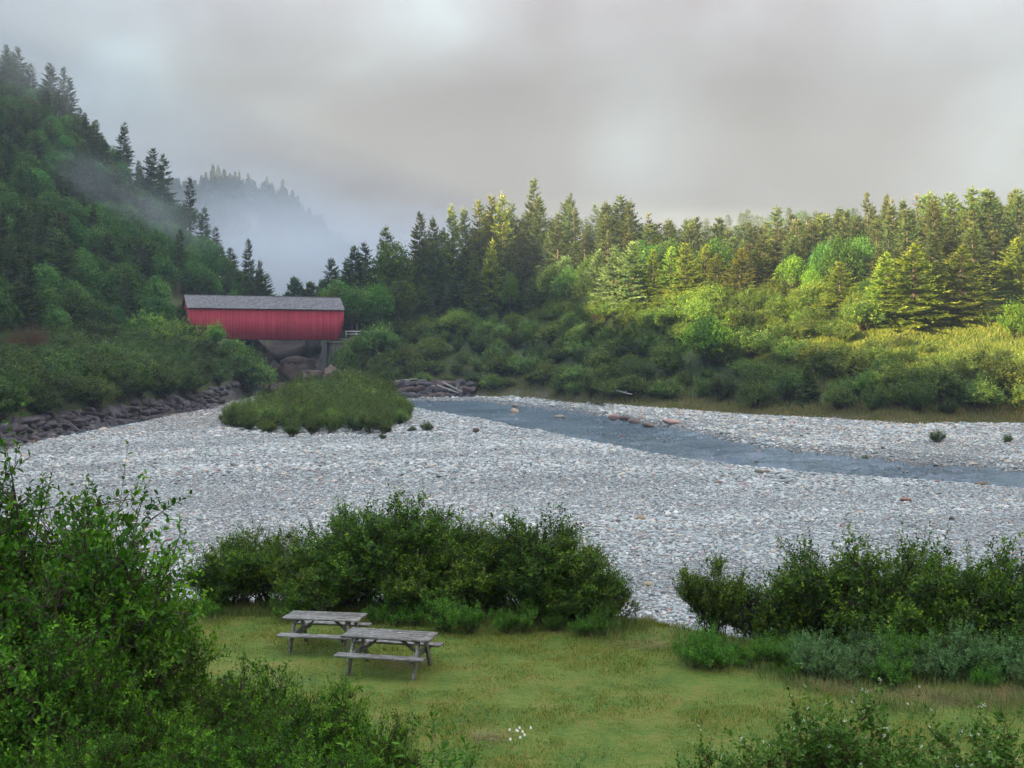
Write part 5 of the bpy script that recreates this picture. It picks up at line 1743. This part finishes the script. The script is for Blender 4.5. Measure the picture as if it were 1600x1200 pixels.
# the road over the bridge
b = MB()
for xa, ya, xb, yb in ((-32.5, 224.5, 6, 233), (-80, 204, -60.5, 212.5)):
    d_ = norm(np.array([xb - xa, yb - ya, 0.])); n_ = np.array([-d_[1], d_[0], 0]) * 2.4
    k = 10; A = []
    for t0 in np.linspace(0, 1, k):
        c_ = np.array([xa + (xb - xa) * t0, ya + (yb - ya) * t0, 0])
        for sg_ in (-1, 1):
            q = c_ + n_ * sg_; A.append((q[0], q[1], 9.12))
    ii = np.arange(2 * k).reshape(k, 2)
    b.add(A, np.stack([ii[:-1, 0], ii[:-1, 1], ii[1:, 1], ii[1:, 0]], -1))
m_road, t_ = new_mat('gravel_road')
n_ = t_.noise(None, 3, 5, .6)
c_ = t_.ramp(n_, [(.3, (.16, .13, .11)), (.7, (.26, .22, .19))]); pb = t_.n('ShaderNodeBsdfPrincipled', ins={'Roughness': .95}); t_.link(c_, pb.inputs['Base Color']); out(t_, pb)
tag(link('road', b.mesh('road', [m_road])), kind='structure')


# ------------------------------------------------------------------ picnic tables
def old_wood():
    m, t = new_mat('weathered_wood')
    co = t.n('ShaderNodeTexCoord'); at = t.n('ShaderNodeAttribute', attribute_name='tint')
    mp_ = t.n('ShaderNodeMapping'); mp_.inputs['Scale'].default_value = (1.2, 14, 14); t.link((co, 3), mp_.inputs[0])
    n1 = t.noise(mp_, 2.2, 7, .72, .6); n2 = t.noise((co, 3), 9, 5, .7); n3 = t.noise((co, 3), 2.2, 3, .6)
    c = t.ramp(t.mix(.35, (n1, 0), (n3, 0)), [(.33, (.045, .040, .034)), (.46, (.125, .118, .108)), (.56, (.23, .222, .21)), (.7, (.38, .37, .355))])
    ln_ = t.ramp(n2, [(.55, (0, 0, 0)), (.68, (1, 1, 1))])
    c = t.mix(ln_, c, (.33, .36, .30))
    tv = t.n('ShaderNodeMapRange', ins={'Value': (at, 2), 'To Min': .8, 'To Max': 1.2}); tcx = t.n('ShaderNodeCombineXYZ', ins={0: tv, 1: tv, 2: tv})
    c = t.mix(1.0, c, tcx, 'MULTIPLY')
    bm = t.n('ShaderNodeBump', ins={'Strength': .8, 'Distance': .006}); t.link(n1, bm.inputs['Height'])
    pb = t.n('ShaderNodeBsdfPrincipled', ins={'Roughness': .85, 'Specular IOR Level': .25}); t.link(c, pb.inputs['Base Color']); t.link(bm, pb.inputs['Normal']); out(t, pb)
    return m


M_wood = old_wood()


def picnic(px, row, zrel, L_, rz, label, seed, sc=1.0):
    g = rng(seed)
    D = (EYE - zrel) * F / (row - HZ)
    p = ground(px, D)
    r = empty('picnic_table', (p[0], p[1], p[2] - .02), rz, (sc, sc, sc))
    tag(r, label, 'picnic table', 'weathered picnic tables on the lawn')
    TW = .76; n = 5; pw_ = TW / n
    b = MB()
    for k in range(n):
        y = -TW / 2 + pw_ * (k + .5)
        ex = g.uniform(-.015, .015)
        box(b, (ex, y, .755 + g.uniform(-.003, .003)), (L_, pw_ - .012, .042), None, 0, g.uniform(0, 1))
    bevel(link('tabletop', b.mesh('tabletop', [M_wood]), r), .005)
    for sgn in (-1, 1):
        b = MB()
        for k in range(2):
            box(b, (g.uniform(-.01, .01), sgn * (.62 + k * .135 - .067), .445), (L_, .125, .042), None, 0, g.uniform(0, 1))
        bevel(link('bench_seat', b.mesh('bench_seat', [M_wood]), r), .005)
    xl = L_ / 2 - .30
    for ex in (-1, 1):
        b = MB(); box(b, (ex * xl, 0, .400), (.042, 1.50, .135), None, 0, g.uniform(0, 1)); bevel(link('seat_bearer', b.mesh('seat_bearer', [M_wood]), r), .005)
        b = MB(); box(b, (ex * xl, 0, .690), (.042, .70, .085), None, 0, g.uniform(0, 1)); bevel(link('top_bearer', b.mesh('top_bearer', [M_wood]), r), .005)
        for sgn in (-1, 1):
            p0 = np.array([ex * (xl + .047), sgn * .60, -.03]); p1 = np.array([ex * (xl + .047), sgn * .22, .725])
            b = MB(); box(b, (p0 + p1) / 2, (np.linalg.norm(p1 - p0), .045, .135), rot_to(p1 - p0, (1, 0, 0)) @ np.array([[1, 0, 0], [0, 0, 1], [0, 1, 0]]) if False else rot_to(p1 - p0, np.cross(p1 - p0, (1, 0, 0))), 0, g.uniform(.3, 1))
            bevel(link('leg', b.mesh('leg', [M_wood]), r), .005)
        p0 = np.array([ex * (xl - .03), 0, .40]); p1 = np.array([ex * .18, 0, .715])
        b = MB(); box(b, (p0 + p1) / 2, (np.linalg.norm(p1 - p0), .09, .042), rot_to(p1 - p0), 0, g.uniform(.2, .7))
        bevel(link('brace', b.mesh('brace', [M_wood]), r), .005)
    return r


picnic(609, 992, .76, 1.92, math.radians(-13), 'nearer grey weathered picnic table, fully in view on the lawn', 1, 1.02)
picnic(508, 962, .76, 1.80, math.radians(-9), 'farther grey weathered picnic table, behind the nearer one against the alders', 2, 1.0)


# ------------------------------------------------------------------ driftwood, daisies
def log(pts, r0, r1, label, branches=0, seed=1):
    g = rng(seed); b = MB(); pts = np.array(pts); n = 8
    ts = np.linspace(0, 1, n)
    path = np.stack([np.interp(ts, np.linspace(0, 1, len(pts)), pts[:, k]) for k in range(3)], -1) + g.normal(size=(n, 3)) * .03
    chain(b, path, np.linspace(r0, r1, n), 8)
    for k in range(branches):
        i = int(g.integers(2, n)); q = path[i]
        chain(b, [q, q + g.normal(size=3) * .3 + [0, 0, .3], q + g.normal(size=3) * .5 + [0, 0, .7]], [r1 * .8, r1 * .5, .01], 5)
    c = path.mean(0)
    o = link('driftwood_log', b.mesh('driftwood_log', [M_grey], True)); 
    me_ = o.data; co_ = np.empty(len(me_.vertices) * 3, np.float32); me_.vertices.foreach_get('co', co_)
    co_ = co_.reshape(-1, 3) - c.astype(np.float32); me_.vertices.foreach_set('co', co_.ravel()); me_.update()
    o.location = c
    return tag(o, label, 'driftwood')


log([P(692, 598, 203), P(722, 612, 201.5)], .20, .14, 'upper of two crossed pale driftwood logs on the dark boulders at the bend', 2, 1)
log([P(683, 602, 202), P(716, 614, 200.5)], .17, .11, 'lower of two crossed pale driftwood logs on the dark boulders at the bend', 1, 2)
log([P(668, 600, 204.5), P(690, 607, 204)], .14, .09, 'short pale log lying left of the crossed ones at the bend', 0, 3)
log([P(618, 596, 208), P(652, 592, 207)], .16, .12, 'reddish weathered log on top of the boulder wall behind the island', 0, 4)
log([P(962, 610, 163), P(988, 616, 160)], .13, .07, 'thin pale branch sticking out under the shrubs of the far bank', 1, 5)

m_dp, t_ = new_mat('daisy_petals')
pb = t_.n('ShaderNodeBsdfPrincipled', ins={'Base Color': (.88, .88, .86, 1), 'Roughness': .6}); out(t_, pb)
m_dy, t_ = new_mat('daisy_eye')
pb = t_.n('ShaderNodeBsdfPrincipled', ins={'Base Color': (.75, .5, .04, 1), 'Roughness': .7}); out(t_, pb)


def daisy_meshes():
    b = MB(); chain(b, [(0, 0, 0), (.01, .01, .25), (.0, -.02, .5)], [.004, .0035, .003], 5); st = b.mesh('stem', [M_herb], True)
    b = MB(); n = 16; a_ = np.arange(n) * 2 * math.pi / n
    d = np.stack([np.cos(a_), np.sin(a_), np.full(n, .12)], -1); tilt = np.array([0, -.55, .83])
    d = d - np.outer(d @ tilt - .12, tilt); d = norm(d)
    c = np.array([0, -.02, .5])
    leaves(b, c + d * .012, d, np.tile(tilt, (n, 1)), .034, .016, 0, None, .1, 'oval'); pt = b.mesh('petals', [m_dp])
    b = MB(); v, f = ICO1; b.add(v * np.array([.014, .014, .008]) + c + tilt * .003, f); ey = b.mesh('eye', [m_dy], True)
    return st, pt, ey


DM = daisy_meshes()
g = rng(66)
for k, (px, row) in enumerate([(801, 1142), (805, 1155), (812, 1137), (814, 1141), (817, 1143), (824, 1137), (826, 1148), (818, 1152), (803, 1140)]):
    Dd = (EYE - .42) * F / (row - HZ)
    p = ground(px + g.uniform(-9, 9), Dd)
    zt = EYE + (HZ - row) / F * Dd
    h = max(.2, zt - p[2]); k_ = h / .5
    r = empty('daisy', p, g.uniform(-.5, .5), (.42, .42, k_))
    tag(r, 'white daisy in the small clump at the near edge of the lawn', 'flower', 'daisies in the clump at the near edge of the lawn')
    for me_ in DM: link(me_.name.split('.')[0], me_, r)


# ------------------------------------------------------------------ far mountain and its wood
MP = np.array([-600, 0, 150, 230, 300, 350, 390, 430, 480, 540, 600, 680, 760, 850, 950, 1300])
MR = np.array([250, 262, 280, 296, 308, 304, 309, 324, 354, 396, 436, 470, 490, 500, 510, 520])


def mount_z(x, y):
    px = 800 + F * x / y
    crest = EYE + (HZ - np.interp(px, MP, MR)) / F * 700 - 0
    cd = 700 + 30 * np.sin(px / 90.)
    s_ = np.clip((y - 470) / (cd - 470), 0, 1)
    z = crest * (s_ ** 1.15) * (y <= cd) + (y > cd) * (crest - (y - cd) * .35)
    bl = sm(px, 330, 350) * (1 - sm(px, 400, 425))
    z = z - bl * 14 * sm(y, 560, 640) * (1 - sm(y, 655, 668))
    return z + 3.5 * vnoise(x / 26, y / 26, 71) + 1.5 * vnoise(x / 9, y / 9, 72) - 2


mx = np.arange(-700, 260, 7.); my = np.arange(460, 860, 6.)
MX, MY = np.meshgrid(mx, my); MZ = mount_z(MX, MY)
b = MB(); ii = np.arange(MX.size).reshape(MX.shape)
b.add(np.stack([MX, MY, MZ], -1).reshape(-1, 3), np.stack([ii[:-1, :-1], ii[:-1, 1:], ii[1:, 1:], ii[1:, :-1]], -1).reshape(-1, 4))
pxm = 800 + F * MX / MY; rowm = HZ - (MZ - EYE) / MY * F
cliff = sm(pxm + 14 * vnoise(MX / 12, MY / 12, 73), 358, 368) * (1 - sm(pxm + 14 * vnoise(MX / 12, MY / 12, 74), 398, 408)) * sm(rowm, 330, 338) * (1 - sm(rowm + 6 * vnoise(MX / 8, MY / 8, 75), 366, 376))


def mount_mat():
    m, t = new_mat('mountain_cover')
    co = t.n('ShaderNodeTexCoord'); at = t.n('ShaderNodeAttribute', attribute_name='cliff')
    n1 = t.noise((co, 3), .12, 6, .7)
    c1 = t.ramp(n1, [(.3, (.03, .05, .03)), (.7, (.07, .10, .045))]); c2 = t.ramp(n1, [(.35, (.34, .26, .22)), (.65, (.72, .58, .50))])
    pb = t.n('ShaderNodeBsdfPrincipled', ins={'Roughness': .95}); t.link(t.mix((at, 2), c1, c2), pb.inputs['Base Color'])
    bm = t.n('ShaderNodeBump', ins={'Strength': 1.0, 'Distance': 3.0}); t.link(n1, bm.inputs['Height']); t.link(bm, pb.inputs['Normal']); out(t, pb)
    return m


me = b.mesh('mountain', [mount_mat()], True)
at = me.attributes.new('cliff', 'FLOAT', 'POINT'); at.data.foreach_set('value', cliff.ravel().astype(np.float32))
tag(link('mountain', me), kind='structure')


def simple_spruce(seed):
    g = rng(seed); H = 14.0; b = MB()
    chain(b, [(0, 0, -1), (0, 0, H)], [.25, .03], 5, 1)
    n = 620; zn = g.uniform(.10, 1, n) ** .85; az = g.uniform(0, 6.28, n); R_ = 3.1 * (1 - zn) ** .75 * g.uniform(.25, 1.1, n) + .15
    p = np.stack([np.cos(az) * R_ * .45, np.sin(az) * R_ * .45, zn * H], -1); d = norm(np.stack([np.cos(az), np.sin(az), g.normal(size=n) * .2 - .05], -1))
    leaves(b, p, d, np.tile([[0, 0, 1.]], (n, 1)) + g.normal(size=(n, 3)) * .5, R_ * .6 + .35, .55, 0, g.uniform(0, 1, n), 0, 'blade')
    return bpy.data.objects.new('far_spruce_shape', b.mesh('far_spruce', [M_spr, M_brk]))


FS = [simple_spruce(i) for i in range(3)]
g = rng(88)
n = 5200
px = g.uniform(-250, 860, n); y = g.uniform(520, 722, n); x = (px - 800) / F * y
z = mount_z(x, y); row = HZ - (z - EYE) / y * F
k = ~((px > 352) & (px < 404) & (row > 328) & (row < 378) )
x, y, z = x[k], y[k], z[k]; n = len(x)
sz = g.uniform(.65, 1.15, n)
o = scatter('far_forest', np.stack([x, y, z], -1), np.stack([0 * x, 0 * x, g.uniform(0, 6.28, n)], -1), np.stack([sz, sz, sz * g.uniform(.85, 1.15, n)], -1), [], FS, g.integers(0, 3, n))
tag(o, kind='stuff')


# ------------------------------------------------------------------ mist and haze
def mist_mat(name, dens, col, nsc=1.6, seed=0.0, soft=(.0, .85)):
    m, t = new_mat(name)
    co = t.n('ShaderNodeTexCoord')
    ln_ = t.n('ShaderNodeVectorMath', operation='LENGTH'); t.link((co, 3), ln_.inputs[0])
    fall = t.n('ShaderNodeMapRange', interpolation_type='SMOOTHSTEP', ins={'From Min': soft[1], 'From Max': soft[0] + .05, 'To Min': 0.0, 'To Max': 1.0})
    t.link((ln_, 1), fall.inputs['Value'])
    ad = t.n('ShaderNodeVectorMath', operation='ADD'); t.link((co, 3), ad.inputs[0]); ad.inputs[1].default_value = (seed, seed * .7, seed * 1.3)
    nz = t.noise(ad, nsc, 3, .55)
    nn = t.n('ShaderNodeMapRange', ins={'Value': (nz, 0), 'From Min': .34, 'From Max': .66, 'To Min': .15, 'To Max': 1.6})
    d1 = t.math('MULTIPLY', fall, nn); d2 = t.math('MULTIPLY', d1, dens)
    pv = t.n('ShaderNodeVolumePrincipled', ins={'Color': (*col, 1), 'Anisotropy': .0})
    t.link(d2, pv.inputs['Density'])
    o = t.n('ShaderNodeOutputMaterial'); t.link(pv, o.inputs['Volume'])
    return m


def mist(px, row, D, rad, dens, col, seed, rz=0.0):
    v, f = ICO2; b = MB(); b.add(v * 1.06, f)
    o = link('mist_bank', b.mesh('mist_bank', [mist_mat('mist_%d' % seed, dens, col, seed=seed * 3.7)]))
    o.location = P(px, row, D); o.scale = rad; o.rotation_euler = (0, rz, 0)
    return tag(o, kind='stuff')


BLUE = (.86, .94, 1.0)
mist(480, 455, 470, (120, 75, 40), .040, BLUE, 1)
mist(560, 420, 520, (150, 75, 46), .028, (.86, .93, 1.0), 2)
mist(370, 372, 580, (110, 60, 40), .009, BLUE, 3)
mist(385, 350, 560, (112, 55, 52), .013, BLUE, 8)
mist(215, 318, 256, (30, 12, 11), .030, BLUE, 4, .5)
mist(60, 120, 330, (44, 18, 15), .007, BLUE, 5, .6)
mist(960, 340, 292, (60, 20, 8), .007, (.75, .86, 1.0), 6)
mist(1220, 358, 304, (70, 24, 8), .008, (.75, .86, 1.0), 7)

m_h, t_ = new_mat('haze_air')
pv = t_.n('ShaderNodeVolumePrincipled', ins={'Color': (.66, .80, 1.0, 1), 'Density': .00024, 'Anisotropy': .0})
o_ = t_.n('ShaderNodeOutputMaterial'); t_.link(pv, o_.inputs['Volume'])
b = MB(); box(b, (-75, 292, 74), (1380, 1264, 200))
o = link('haze', b.mesh('haze', [m_h])); tag(o, kind='stuff')

# invented wood, added on the unseen left ridge to roughen the shade edge
g = rng(91)
n = 1500
th_ = g.uniform(-135, -38, n); rc_ = np.interp(th_, TH, RR[:, 4]); r_ = rc_ * g.uniform(.80, 1.2, n)
x = np.sin(np.radians(th_)) * r_; y = np.cos(np.radians(th_)) * r_
k = ~((y > 0) & (x / np.maximum(y, 1) > -.52))
x, y = x[k], y[k]; n = len(x); sz = g.uniform(.55, 1.0, n)
o = scatter('added_ridge_forest', np.stack([x, y, terrain_z(x, y)], -1), np.stack([0 * x, 0 * x, g.uniform(0, 6.28, n)], -1), np.stack([sz * 1.1, sz * 1.1, sz], -1), [], FS, g.integers(0, 3, n))
tag(o, kind='stuff')
